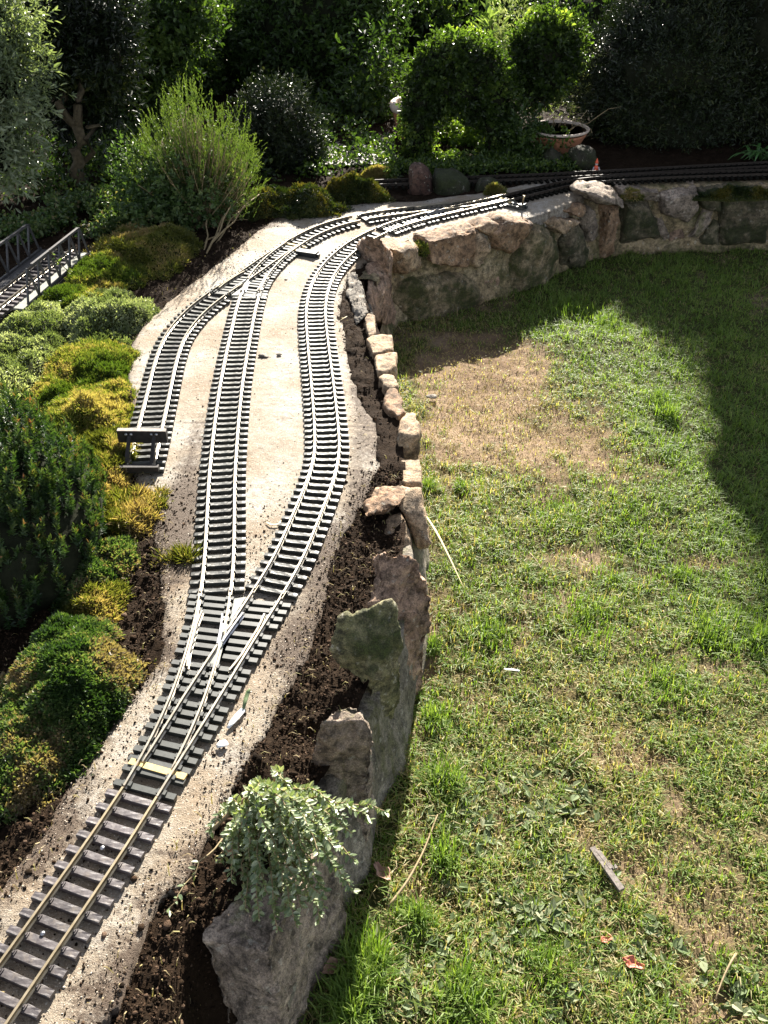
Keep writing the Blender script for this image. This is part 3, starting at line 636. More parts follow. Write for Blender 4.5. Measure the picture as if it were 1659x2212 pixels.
def turnout(label, A, B, sa0, toe, sa1, group='points on the model railway', blades=True, extra=None):
    """A and B: centre lines that share the stretch sa0..toe; A is the right-hand branch seen from the toe"""
    mid = at_arc(A, np.array([(sa0 + sa1) / 2]))[0]
    t = thing('railway_points', label, 'model track', (*mid, 0), group)
    n = int((sa1 - sa0) / .008); S = np.linspace(sa0, sa1 - .0008, n); a = at_arc(A, S)
    d = np.array([np.hypot(*(B - p).T).min() for p in a]); bi = np.array([np.hypot(*(B - p).T).argmin() for p in a]); b = B[bi]
    b = cat_curve(b + 1e-7 * np.arange(n)[:, None], .008, .02)
    n = min(len(a), len(b)); S = S[:n]; a = a[:n]
    b = np.stack([np.interp(np.linspace(0, 1, n), np.linspace(0, 1, len(b)), b[:, i]) for i in (0, 1)], 1)
    m = M['rail_worn']
    ar, al, br, bl = off(a, -G), off(a, G), off(b, -G), off(b, G)
    it = int(np.searchsorted(S, toe))
    # frog: where the left rail of A meets the right rail of B
    dd = np.hypot(*(al - br).T); sep = np.hypot(*(a - b).T); fr = it + int(np.argmin(dd[it:] + 10 * (sep[it:] < .02)))
    rail_mesh(ar, m, t); rail_mesh(bl, m, t)
    tap = lambda k: min(1.0, .35 + k * 6)
    shift = np.maximum(0, 1 - np.arange(n - it) / 14)[:, None]
    na = frames(al)[1]; nb = frames(br)[1]
    al2, br2 = al.copy(), br.copy(); al2[it:] -= na[it:] * .0035 * shift; br2[it:] += nb[it:] * .0008 * shift
    for r_ in (al2, br2):
        if fr - it > 4: rail_mesh(r_[it:fr - 1], m, t, taper=tap)
        if n - fr > 4: rail_mesh(r_[fr + 2:], m, t, taper=lambda k: min(1.0, .5 + k * 8))
    # wing rails and frog plate
    if n - fr > 8:
        for r_, sg, nn_ in ((al, -1, na), (br, 1, nb)):
            w = r_[fr - 1:fr + 8] + nn_[fr - 1:fr + 8] * sg * (.0045 + .0022 * np.linspace(0, 1, 9)[:, None] ** 2)
            rail_mesh(w, M['steel'], t, 'wing_rail')
        e = min(n - 1, fr + 12); s = max(it, fr - 6)
        q = [al[s] + na[s] * .004, br[s] - nb[s] * .004, br[e] - nb[e] * .007, al[e] + na[e] * .007]
        q = [br[s] + (al[s] - br[s]) * -.4, al[s] + (br[s] - al[s]) * -.4, br[e] - nb[e] * .006, al[e] + na[e] * .006] if False else q
        z = ZT + .0012
        mb = MB(); V = [(p[0], p[1], ZB) for p in q] + [(p[0], p[1], z) for p in q]
        mb.add(V, [(3, 2, 1, 0), (4, 5, 6, 7), (0, 1, 5, 4), (1, 2, 6, 5), (2, 3, 7, 6), (3, 0, 4, 7)]); mb.build('frog', M['frog'], t)
        for c_, sg in ((ar, 1), (bl, -1)):
            i0, i1 = max(it, fr - 7), min(n, fr + 9); nn_ = frames(c_)[1][i0:i1]; k = np.linspace(-1, 1, i1 - i0)[:, None]
            rail_mesh(c_[i0:i1] + nn_ * sg * (.0048 + .0075 * np.clip(np.abs(k) - .45, 0, 1) ** 1.2), m, t, 'guard_rail')
    # timbers
    o0 = np.array(t.location); step = .0186; s = sa0 + .008
    while s < sa1 - .006:
        i = min(n - 1, int(np.searchsorted(S, s))); pa, pb = a[i], b[i]
        ta = frames(a)[0][i]; tb = frames(b)[0][i]
        split = np.hypot(*(pa - pb)) > .082
        for (c0, c1, tt) in (((pa, pa, ta), (pb, pb, tb)) if split else ((pa, pb, ta + tb),)):
            tt = unit(tt); nn_ = np.array([-tt[1], tt[0]])
            lo, hi = min(c0 @ nn_, c1 @ nn_) - .0425, max(c0 @ nn_, c1 @ nn_) + .0425
            mid_ = ((c0 + c1) / 2) @ tt
            x0, x1 = tt * mid_ + nn_ * lo, tt * mid_ + nn_ * hi
            mb = MB(); mb.bar((*x0, (ZB + ZT) / 2), (*x1, (ZB + ZT) / 2), .0086, ZT - ZB)
            rl = [ar[i], bl[i]] + ([al[i], br[i]] if s > toe + .02 and abs(s - S[fr]) > .035 else [])
            for r_ in rl:
                for e in (-1, 1):
                    q = r_ + nn_ * e * .0042; q = q + tt * (mid_ - q @ tt)
                    if lo < q @ nn_ < hi: mb.box((*q, ZT + .0016), (*(nn_ * .0021), 0), (*(tt * .0034), 0), (0, 0, .0022))
            mb.build('sleeper', M['turnout_plastic'], t)
        s += step
    # tie bar
    p = a[it]; tt = frames(a)[0][it]; nn_ = np.array([-tt[1], tt[0]])
    mb = MB(); mb.bar((*(p - nn_ * .041), ZT + .0005), (*(p + nn_ * .040), ZT + .0005), .0095, .003); mb.build('tie_bar', M['beige'], t)
    if extra: extra(t, p, tt, nn_)
    return t
SJ0, SJ1 = s_at_y(CA, .748), s_at_y(CA, 1.128)
near = track("brass railed track with wide brown sleepers at the bottom left of the bed", CA, .02, SJ0, .0218, 'brown', 'rail', join=False)
turnout("nearest set of points with pale frog and yellow tie bar", CA, CB, SJ0, s_at_y(CA, .785), SJ1)
track("right-hand track curving along the stone edging", CA, SJ1, s_at_y(CA, 2.74))
track("straight middle track running up the centre of the bed", CB, s_at_y(CB, 1.128), s_at_y(CB, 2.30))
track("left siding track that ends at the buffer stop", CC, .004, s_at_y(CC, 2.28), join=False)
CBr, CCr, CAr = CB[::-1].copy(), CC[::-1].copy(), CA[::-1].copy()
def s_at_y_r(c, yy): return float(np.interp(-yy, -c[:, 1], arc(c)))
turnout("half shaded points where the siding leaves the middle track", CCr, CBr, s_at_y_r(CCr, 2.665), s_at_y_r(CCr, 2.64), s_at_y_r(CCr, 2.28))
xB = lambda xx: float(np.interp(xx, CB[200:, 0], arc(CB)[200:])); xA = lambda xx: float(np.interp(xx, CA[230:, 0], arc(CA)[230:]))
track("curved link track behind the bed, between the two far sets of points", CB, s_at_y(CB, 2.665), s_at_y(CB, 2.845))
kB = int(np.argmin(np.abs(CBr[:, 1] - 2.845)))
turnout("far points where both tracks join above the retaining wall", CBr, CAr, arc(CBr)[0] + .002, arc(CBr)[0] + .02, arc(CBr)[kB])
track("far track running into the shade along the wall top", CA, xA(.41), xA(2.2), .0214, 'dark', 'rail_shade_toned')
BK = cat_curve([(-.10, 3.183), (0, 3.195), (.3, 3.232), (.58, 3.268), (.85, 3.315), (1.1, 3.36), (1.4, 3.41), (1.9, 3.52)], .01, .05)
track("shaded second track passing behind the mossy rocks", BK, .02, arc(BK)[-1] - .02, .0214, 'dark', 'rail_shade_toned', join=False)

# screws that hold the near tracks down
def screw(u, v, label, group='screw heads holding the track down'):
    p = P(u, v, ZT + .001); b = MB(); b.lathe((p[0], p[1], ZT - .0015), [(.0024, 0), (.0030, .0022), (.0026, .0032), (.0010, .0036)], 14)
    b.box((p[0], p[1], ZT + .0021), (.0022, .0003, 0), (-.00004, .0004, 0), (0, 0, .0002))
    tag(b.build('screw', M['steel'], None, True, origin=(p[0], p[1], ZT)), label, 'screw', group)
screw(92, 2016, "bright screw head on a brown sleeper beside the snow-white glare, nearest one")
screw(221, 1831, "brass screw head on a brown sleeper below the nearest points")

# buffer stop
bx, by = float(np.interp(1.547, CC[:, 1], CC[:, 0])), 1.547
bs = thing('buffer_stop', "dark wooden buffer stop across the end of the left siding", 'buffer stop', (bx, by, 0))
b = MB(); b.box((bx, by, .0425), (.047, -.001, 0), (0, .0055, 0), (0, 0, .0125)); b.build('beam', M['dark_wood'], bs)
b = MB(); b.box((bx, by, .0556), (.0465, -.001, 0), (0, .0052, 0), (0, 0, .0006)); b.build('pale_cap', M['wood'], bs)  # thin paler top on the dark beam
for s in (-1, 1):
    for e in (-1, 1):
        b = MB(); b.lathe((bx + s * .024 + e * .0048, by - .0075, .050), [(.0022, -.002), (.0030, 0), (.0022, .002)], 10); b.build('bolt', M['steel'], bs, True)
    b = MB(); b.bar((bx + s * G, by - .004, ZT), (bx + s * G, by - .004, .052), .0065, .0065); b.build('post', M['dark_wood'], bs)
    b = MB(); b.bar((bx + s * G, by - .062, ZT + .001), (bx + s * G, by - .004, .047), .0065, .006); b.build('strut', M['dark_wood'], bs)
b = MB(); b.box((bx - .001, by - .068, ZT + .005), (.041, 0, 0), (0, .005, 0), (0, 0, .005)); b.build('cross_beam', M['dark_wood'], bs)

# point motor and point lever
p = P(664, 548, .006)
pm = thing('point_motor', "flat black point motor box beside the half shaded points", 'point motor', (p[0], p[1], 0))
d = unit(np.array([.93, -.36, 0])); e = np.array([-d[1], d[0], 0])
b = MB(); b.box((p[0], p[1], .0075), d * .030, e * .0115, (0, 0, .0065)); b.build('housing', M['black'], pm)
b = MB(); b.box((*(p + d * .026)[:2], .0055), d * .011, e * .0055, (0, 0, .0045)); b.build('plug', M['black'], pm)
b = MB(); b.box((*(p - d * .036)[:2], .0105), d * .010, e * .003, (0, 0, .0015)); b.build('throw_rod', M['beige'], pm)
p = P(1128, 449, .004)
pl = thing('point_lever', "small brass point lever on two long timbers beside the far points", 'point lever', (p[0], p[1], 0))
d = unit(np.array([.78, -.62, 0])); e = np.array([-d[1], d[0], 0])
for k in (-1, 1):
    b = MB(); b.bar((*(p - d * .055 + e * k * .0105)[:2], .0055), (*(p + d * .012 + e * k * .0105)[:2], .0055), .0085, .008); b.build('timber', M['turnout_plastic'], pl)
b = MB(); b.box((p[0], p[1], .0135), d * .008, e * .012, (0, 0, .0035)); b.build('base', M['turnout_plastic'], pl)
b = MB(); b.tube([(p[0], p[1], .016), (p[0] + .002, p[1], .035), (p[0] + .003, p[1], .042)], [.003, .0028, .0042], 8); b.build('handle', M['rail'], pl, True)

# ------------------------------------------------------------------ stones
def rock(name, label, cat, pts, mat, parent=None, res=.0075, amp=.006, seed=0, nscale=24., soften=2, group=None, flat=.0, origin=None):
    """a stone: hull of surveyed corner points, edges worn, surface chipped"""
    multi = isinstance(pts[0], list); bm = bmesh.new()
    for grp in (pts if multi else [pts]):
        nv = [bm.verts.new([float(a) for a in q]) for q in grp]
        r = bmesh.ops.convex_hull(bm, input=nv)
        bmesh.ops.delete(bm, geom=[g for g in set(r['geom_interior'] + r['geom_unused']) if isinstance(g, bmesh.types.BMVert)], context='VERTS')
    if multi:                           # fuse the hulls into one hollowed stone
        tm = bpy.data.meshes.new('fuse'); bm.to_mesh(tm); to = bpy.data.objects.new('fuse', tm); COL.objects.link(to)
        md = to.modifiers.new('fuse', 'REMESH'); md.mode = 'VOXEL'; md.voxel_size = .0042
        ev = to.evaluated_get(bpy.context.evaluated_depsgraph_get()); em = ev.to_mesh(); bm.clear(); bm.from_mesh(em); ev.to_mesh_clear()
        bpy.data.objects.remove(to); bpy.data.meshes.remove(tm); soften = soften + 2
    bmesh.ops.triangulate(bm, faces=bm.faces[:])
    for _ in range(7):
        e = [e for e in bm.edges if e.calc_length() > res * 1.6]
        if not e: break
        bmesh.ops.subdivide_edges(bm, edges=e, cuts=1); bmesh.ops.triangulate(bm, faces=[f for f in bm.faces if len(f.verts) > 3])
    for _ in range(soften): bmesh.ops.smooth_vert(bm, verts=bm.verts[:], factor=.4, use_axis_x=True, use_axis_y=True, use_axis_z=True)
    bm.normal_update()
    V = np.array([v.co for v in bm.verts]); Nn = np.array([v.normal for v in bm.verts])
    n1 = fbm(V, nscale, 4, seed) - .5; n2 = np.abs(fbm(V, nscale * 2.1, 3, seed + 5) - .5); n3 = fbm(V, nscale * 9, 3, seed + 8) - .5
    n4 = np.floor(fbm(V, nscale * .8, 2, seed + 12) * 7) / 7 - .5          # broken, stepped faces
    V = V + Nn * (n1 * amp * 3.2 - n2 * amp * 3.0 + n3 * amp * 1.1 + n4 * amp * 2.6)[:, None]
    F = [[v.index for v in f.verts] for f in bm.faces]; bm.free()
    o = mesh(name, V, np.array(F), mat, parent, smooth=True, origin=base_of(V) if parent is None else None)
    if parent is None: tag(o, label, cat, group)
    elif label: o["label"] = label
    return o
def extr(top, ztop, low, zlow):
    """points from a top outline and a lower outline, each surveyed at its own height"""
    f = lambda L, z: [P(q[0], q[1], q[2] if len(q) > 2 else z) for q in L]
    return f(top, ztop) + f(low, zlow)
def down(top, ztop, zlow, shrink=1.0, shift=(0, 0)):
    t = np.array([P(q[0], q[1], q[2] if len(q) > 2 else ztop) for q in top]); c = t.mean(0)
    l = c + (t - c) * shrink; l[:, 2] = zlow; l[:, 0] += shift[0]; l[:, 1] += shift[1]
    return list(t) + list(l)
# mortar footing of the garden edge: one strip from the bottom of the picture to the retaining wall
ep = cat_curve(edge_plan, .012, .03); t_, n_ = frames(ep)
hs = np.linspace(0, 1, 26); V = []; m = len(ep)
prof = [(.002 + .03 * h_ ** 1.5, LAWN_Z - .03 + h_ * (LAWN_Z * -1 + .03 - .040)) for h_ in hs] + [(.05, -.038), (.07, -.038), (.09, -.045), (.09, -.26)]
for dd, z in prof:
    V.append(np.stack([ep[:, 0] + n_[:, 0] * dd, ep[:, 1] + n_[:, 1] * dd, np.full(m, z)], 1))
V = np.array(V); k = len(prof); q = V.reshape(-1, 3)
bul = (fbm(q, 9, 4, 61) - .5) * .045 + (fbm(q, 40, 3, 62) - .5) * .012
V = (q - np.concatenate([np.hstack([n_, np.zeros((m, 1))])] * k) * (bul * (np.repeat(np.arange(k), m) < 26))[:, None])
i = np.arange(k * m).reshape(k, m); F = np.stack([i[:-1, :-1], i[1:, :-1], i[1:, 1:], i[:-1, 1:]], -1).reshape(-1, 4)
tag(mesh('mortar_wall', V, F, M['mortar'], smooth=True, origin=base_of(V)), "grey mortar footing under the row of edging stones, streaked with algae", 'wall')

ES = 'stones edging the raised bed'
rock('edging_stone', "broad flat-topped block under the trailing shrub at the bottom of the photo", 'stone',
     down([(436, 2030), (484, 1962), (548, 1890), (620, 1800), (724, 1752), (716, 1790), (672, 1860), (622, 1960), (580, 2062)], .004, -.30, 1.0, (.012, -.015)), M['grey_stone'], amp=.006, seed=2, group=ES, res=.0055)
rock('edging_stone', "grey upright stone with a pinkish worn top, in front of the mossy slab", 'stone',
     [P(*a) for a in ((692, 1556, .085), (709, 1530, .088), (756, 1508, .088), (782, 1522, .085), (796, 1560, .078), (806, 1600, .04), (657, 1680, -.045), (662, 1735, -.10), (812, 1740, -.14), (806, 1660, -.06), (700, 1640, -.03), (790, 1880, -.25))], M['grey_stone'], amp=.006, seed=3, group=ES, res=.0055)
rock('edging_stone', "dark green mossy slab leaning over the soil, with a scooped top edge", 'stone',
     [[P(*a) for a in ((729, 1336, .086), (748, 1320, .094), (772, 1334, .088), (706, 1396, .052), (724, 1440, .012), (790, 1350, .074), (800, 1440, .03), (800, 1500, -.03), (770, 1470, -.01), (745, 1330, .075))],
      [P(*a) for a in ((762, 1326, .092), (802, 1322, .086), (822, 1310, .090), (847, 1290, .100), (848, 1390, .05), (800, 1480, .0), (842, 1480, -.02), (800, 1318, .07), (745, 1430, .02))],
      [P(*a) for a in ((812, 1336, .074), (848, 1288, .102), (858, 1304, .094), (877, 1400, .03), (876, 1460, -.03), (862, 1540, -.12), (846, 1590, -.20), (815, 1650, -.24), (796, 1600, -.12), (792, 1500, -.03), (820, 1380, .05), (850, 1320, .06))]], M['green_slab'], amp=.0060, seed=4, group=ES, nscale=15)
rock('edging_stone', "large rough brown boulder standing behind the mossy slab", 'stone',
     [P(*a) for a in ((802, 1196, .048), (828, 1188, .055), (864, 1190, .055), (904, 1205, .045), (926, 1236, .02), (932, 1292, -.03), (924, 1352, -.09), (911, 1476, -.22), (897, 1540, -.26), (800, 1318, .0), (806, 1400, -.05), (840, 1500, -.15))], M['brown_stone'], amp=.0085, seed=5, group=ES, nscale=26, res=.0055)
rock('edging_stone', "pinkish slab lying flat with a broken front edge, above the brown boulder", 'stone',
     [[P(*a) for a in ((784, 1090, .010), (811, 1046, .022), (838, 1043, .026), (852, 1092, .03), (836, 1106, .024), (788, 1118, .014), (800, 1090, -.05), (850, 1110, -.05), (812, 1070, -.05))],
      [P(*a) for a in ((812, 1046, .020), (866, 1042, .027), (886, 1060, .024), (864, 1098, .028), (838, 1084, .026), (816, 1070, -.05), (866, 1090, -.05))]], M['red_stone'], amp=.0045, seed=6, group=ES)
rock('edging_stone', "leaning flake with an olive top and dark hollow beneath, beside the long dry blade", 'stone',
     [P(*a) for a in ((864, 1044, .024), (914, 1046, .02), (918, 1104, -.005), (929, 1178, -.05), (905, 1192, -.07), (883, 1142, -.035), (862, 1100, .0), (910, 1090, -.10), (922, 1175, -.12), (870, 1080, -.06))], M['sandstone'], amp=.004, seed=7, group=ES)
rock('edging_stone', "buried lump of tan stone between the flat slab and the brown boulder", 'stone',
     [P(*a) for a in ((838, 1112, .0), (866, 1104, .0), (884, 1150, -.03), (896, 1196, -.05), (830, 1192, -.02), (822, 1150, -.02), (840, 1150, -.10), (890, 1190, -.14))], M['sandstone'], amp=.005, seed=27, group=ES)
def block(label, top, h, mat, seed, zt=.004, sh=1.0, amp=.0035, shift=(0, 0)):
    return rock('edging_stone', label, 'stone', down(top, zt, zt - h, sh, shift), mat, amp=amp, seed=seed, group=ES, res=.009)
block("flat stone partly covered with soil, next to the pink slab", [(862, 984), (908, 986), (916, 1040), (872, 1044)], .09, M['sandstone'], 8, .0)
block("upright tan block with a hollow in its top, alone in the edging", [(863, 908), (874, 886), (902, 884), (911, 915), (906, 938), (860, 940)], .075, M['sandstone'], 9, .022)
block("rounded reddish stone with a rough pitted face", [(824, 856), (848, 832), (870, 850), (880, 884), (860, 900), (838, 884)], .07, M['red_stone'], 10, .012, .9, .006)
block("small smooth buff stone just beyond the reddish one", [(815, 812), (828, 801), (855, 804), (861, 832), (838, 840)], .07, M['sandstone'], 11, .012)
block("pale square stone lit on its top, nearer of the two square blocks", [(806, 766), (832, 757), (856, 758), (859, 786), (842, 800), (812, 800)], .08, M['sandstone'], 12, .014)
block("square-cut tan block with shaded front, farther of the two square blocks", [(789, 727), (801, 718), (850, 719), (854, 748), (824, 760), (802, 760)], .09, M['sandstone'], 13, .018)
block("narrow pale stone set on end where the edging meets the slate", [(785, 684), (796, 674), (812, 676), (816, 716), (794, 726)], .08, M['sandstone'], 14, .016)
rock('edging_stone', "thin grey slate leaning beside the right-hand track", 'stone',
     [P(*a) for a in ((752, 590, .01), (768, 584, .016), (786, 620, .020), (796, 676, .012), (778, 686, .004), (748, 640, .002), (752, 600, -.04), (796, 690, -.05), (770, 700, -.04))], M['slate'], amp=.005, seed=15, group=ES, nscale=40, res=.008)
rock('edging_stone', "dark upright slate flake with a pale rim, in front of the leaning slate", 'stone',
     [P(*a) for a in ((756, 652, .006), (764, 642, .012), (782, 646, .016), (792, 684, .008), (770, 704, -.01), (760, 690, -.03))], M['slate'], amp=.003, seed=16, group=ES, nscale=40, res=.008)

# ------------------------------------------------------------------ retaining wall: mortar core with stones set in its face
wp = cat_curve(wall_plan, .014, .035); t_, n_ = frames(wp); m = len(wp)
wall = thing('retaining_wall', "stone retaining wall of mortared boulders below the far tracks, facing the lawn", 'wall', (*wp[m // 3], LAWN_Z))
hs = np.linspace(0, 1, 24)
prof = [(-.018 + .022 * h_, LAWN_Z - .03 + h_ * (-LAWN_Z + .03 - .012)) for h_ in hs] + [(.02, -.006), (.045, -.006), (.07, -.012), (.09, -.03), (.09, -.26)]
V = np.array([np.stack([wp[:, 0] + n_[:, 0] * d_, wp[:, 1] + n_[:, 1] * d_, np.full(m, z)], 1) for d_, z in prof]); k = len(prof); q = V.reshape(-1, 3)
amp_ = np.repeat(np.r_[np.ones(24), .3, .2, .1, 0, 0], m)
bul = ((fbm(q, 8, 4, 71) - .5) * .05 + (fbm(q, 36, 3, 72) - .5) * .014) * amp_
V = q - np.concatenate([np.hstack([n_, np.zeros((m, 1))])] * k) * bul[:, None]
i = np.arange(k * m).reshape(k, m); F = np.stack([i[:-1, :-1], i[1:, :-1], i[1:, 1:], i[:-1, 1:]], -1).reshape(-1, 4)
mesh('mortar', V, F, M['tan_mortar'], wall, smooth=True)
wpc = cat_curve(wall_plan, .05, .035)
def on_wall(u, v):
    d = ray(u, v); best = None; A_, B_ = wpc[:-1], wpc[1:]
    for a, b in zip(A_, B_):
        e = b - a; det = d[0] * -e[1] + e[0] * d[1]
        if abs(det) < 1e-9: continue
        t = (a[0] * -e[1] + e[0] * a[1]) / det; s = (d[0] * a[1] - d[1] * a[0]) / det
        if t > 0 and -.02 <= s <= 1.02 and (best is None or t < best[0]): nn = np.array([-e[1], e[0]]) / np.hypot(*e); best = (t, nn)
    if best is None: return PY(u, v, 2.60), np.array([-.25, .97, 0])
    t, nn = best; return np.array([d[0] * t, d[1] * t, CAMZ + d[2] * t]), np.array([nn[0], nn[1], 0])
def wall_stone(out, mat, depth=.022, inset=.86, seed=0, amp=.004, label=None, bulge=.0, res=.010):
    q = [on_wall(u, v) for u, v in out]; p = np.array([a for a, _ in q]); nn = unit(np.mean([b for _, b in q], 0)); c = p.mean(0); p = c + (p - c) * 1.10
    back = p + nn * .05; rw = np.random.default_rng(seed); rim = p - nn * .004; front = c + (p - c) * (inset + .14 * (rw.random((len(p), 1)) - .4)) - nn * depth * (.55 + .75 * rw.random((len(p), 1)))
    pts = list(back) + list(rim) + list(front) + [c - nn * (depth + bulge)]
    return rock('stone', label, None, pts, mat, wall, res, amp * 1.5, seed, 20., 1)
wall_stone([(795, 560), (806, 532), (822, 522), (832, 528), (837, 575), (832, 650), (800, 650)], M['brown_stone'], 0.027, .7, 101)
rock('stone', None, None, [P(*a) for a in ((792, 578, .004), (812, 556, .012), (832, 548, .012), (842, 600, -.03), (790, 640, -.02), (802, 692, -.07), (816, 706, -.20), (856, 704, -.23), (848, 650, -.10), (800, 690, -.24), (820, 590, -.2))], M['brown_stone'], wall, .010, .006, 100)
wall_stone([(836, 534), (856, 521), (884, 517), (901, 548), (898, 568), (880, 584), (852, 586)], M['sandstone'], 0.047, .7, 102)
wall_stone([(912, 513), (945, 515), (1020, 491), (1020, 526), (994, 566), (937, 570), (915, 562)], M['red_stone'], 0.035, .9, 103, .004, "orange-brown stone with a straight top edge")
wall_stone([(1021, 500), (1036, 505), (1054, 525), (1047, 552), (1025, 583), (1006, 566), (1012, 533)], M['sandstone'], 0.030, .7, 104)
wall_stone([(1048, 500), (1084, 468), (1107, 466), (1136, 472), (1135, 488), (1122, 524), (1092, 541), (1062, 532)], M['red_stone'], 0.043, .8, 105)
wall_stone([(1024, 492), (1069, 476), (1073, 486), (1048, 503)], M['red_stone'], 0.024, .8, 115)
wall_stone([(1136, 487), (1148, 479), (1168, 481), (1189, 508), (1195, 549), (1187, 602), (1150, 640), (1088, 646), (1090, 582), (1113, 542)], M['mossy_stone'], 0.049, .72, 106, .005, "large stone covered in green moss")
wall_stone([(1166, 478), (1187, 464), (1231, 468), (1214, 492), (1190, 502)], M['sandstone'], 0.049, .8, 107)
wall_stone([(1208, 520), (1230, 482), (1246, 482), (1264, 539), (1252, 578), (1226, 590), (1206, 570)], M['mossy_dark'], 0.035, .7, 108)
wall_stone([(1209, 453), (1236, 437), (1254, 441), (1251, 459), (1228, 467)], M['red_stone'], 0.030, .8, 109)
wall_stone([(1254, 458), (1267, 444), (1282, 470), (1284, 510), (1264, 522), (1251, 486)], M['grey_stone'], 0.032, .72, 110)
wall_stone([(1252, 412), (1271, 396), (1312, 400), (1334, 424), (1325, 442), (1291, 444), (1266, 430)], M['grey_stone'], 0.057, .75, 111, .004, "pale rounded boulder on the corner of the wall")
wall_stone([(1297, 446), (1328, 438), (1326, 480), (1313, 550), (1288, 560), (1292, 500)], M['red_stone'], 0.041, .75, 112)
wall_stone([(852, 640), (872, 600), (960, 585), (1020, 602), (1042, 640), (1004, 682), (905, 708), (858, 700)], M['mossy_stone'], 0.041, .7, 113)
wall_stone([(1030, 600), (1078, 588), (1080, 640), (1046, 658)], M['brown_stone'], 0.024, .7, 114)
wall_stone([(1338, 428), (1394, 430), (1416, 470), (1420, 508), (1340, 522)], M['mossy_dark'], 0.046, .75, 121)
wall_stone([(1424, 420), (1462, 406), (1500, 402), (1505, 444), (1482, 472), (1429, 457)], M['grey_stone'], 0.049, .82, 122, .004, "big buff boulder in the shaded part of the wall")
wall_stone([(1404, 470), (1432, 468), (1444, 506), (1430, 524)], M['grey_stone'], 0.027, .7, 123)
wall_stone([(1478, 510), (1520, 444), (1542, 442), (1528, 480), (1505, 514)], M['grey_stone'], 0.030, .75, 124)
wall_stone([(1548, 408), (1640, 402), (1658, 440), (1650, 520), (1556, 526)], M['mossy_dark'], 0.047, .8, 125)
wall_stone([(1664, 410), (1740, 404), (1780, 450), (1760, 520), (1672, 524)], M['mossy_dark'], 0.047, .8, 126)
wall_stone([(1504, 405), (1545, 400), (1552, 450), (1520, 448), (1508, 440)], M['mossy_dark'], 0.038, .8, 128)
wall_stone([(1336, 404), (1380, 402), (1420, 408), (1424, 432), (1392, 430), (1338, 428)], M['grey_stone'], 0.030, .8, 129)
wall_stone([(1508, 512), (1536, 470), (1552, 480), (1552, 526), (1512, 528)], M['mossy_dark'], 0.027, .8, 130)
wall_stone([(1432, 480), (1474, 474), (1476, 512), (1440, 522)], M['brown_stone'], 0.019, .7, 127)

# rocks in the planting behind
def brock(label, outl, Y, mat, seed, thick=.05, amp=.006):
    f = [PY(u, v, Y) for u, v in outl]; c = np.mean(f, 0)
    pts = [q + np.array([0, .01, 0]) for q in f] + [c + (q - c) * .7 + np.array([0, -thick * .6, -.004]) for q in f] + [c + (q - c) * .8 + np.array([0, thick, 0]) for q in f]
    rock('rock', label, 'rock', pts, mat, amp=amp, seed=seed, group='rocks beyond the tracks', res=.013)
brock("reddish brown rock standing beyond the far points", [(874, 428), (882, 362), (900, 352), (932, 364), (940, 430)], 3.17, M['shade_toned_rock'], 131, .05)
brock("dark mossy boulder beside the reddish rock", [(928, 428), (936, 372), (980, 366), (1014, 386), (1020, 424)], 3.18, M['shade_toned_moss_rock'], 132, .08)
brock("low mossy rock with a yellow tuft on it", [(1018, 420), (1030, 388), (1060, 382), (1092, 402), (1090, 416)], 3.18, M['shade_toned_moss_rock'], 133, .05)
brock("rounded dark stone behind the second track, near the red figure", [(1230, 366), (1226, 330), (1250, 312), (1284, 318), (1300, 350), (1294, 368)], 3.44, M['shade_toned_moss_rock'], 134, .07)
brock("mossy stone left of the rounded dark one", [(1170, 366), (1172, 334), (1196, 320), (1222, 336), (1222, 366)], 3.46, M['shade_toned_moss_rock'], 135, .06)

# small stones, slate chip and scraps lying about
def pebble(name, label, cat, u, v, r, mat, z=0., seed=0, sq=.55, group=None, long=1.0, rot=0.):
    c = P(u, v, z + r * sq * .5); d = rand_unit(26) * np.array([long, .75, sq]) * r; cs, sn = math.cos(rot), math.sin(rot)
    d = np.stack([d[:, 0] * cs - d[:, 1] * sn, d[:, 0] * sn + d[:, 1] * cs, d[:, 2]], 1)
    return rock(name, label, cat, [c + q for q in d], mat, amp=r * .12, seed=seed, group=group, res=max(.003, r * .3), nscale=.5 / r)
pebble('pebble', "flat brown pebble on the sand between the two tracks, larger of the pair", 'pebble', 572, 768, .0145, M['slate'], seed=1, long=1.2, sq=.4)
pebble('pebble', "small brown pebble on the sand, right of the flat one", 'pebble', 604, 766, .008, M['slate'], seed=2)
pebble('stone_chip', "grey slate chip on the bare lawn below the wall's shadow", 'stone chip', 932, 856, .018, M['slate'], LAWN_Z + .004, 3, .35)
pebble('stone', "small tan stone on the sand left of the siding", 'stone', 362, 715, .014, M['sandstone'], seed=4)
pebble('stone', "little brown stone on the sand by the black point motor", 'stone', 618, 604, .006, M['slate'], seed=5)

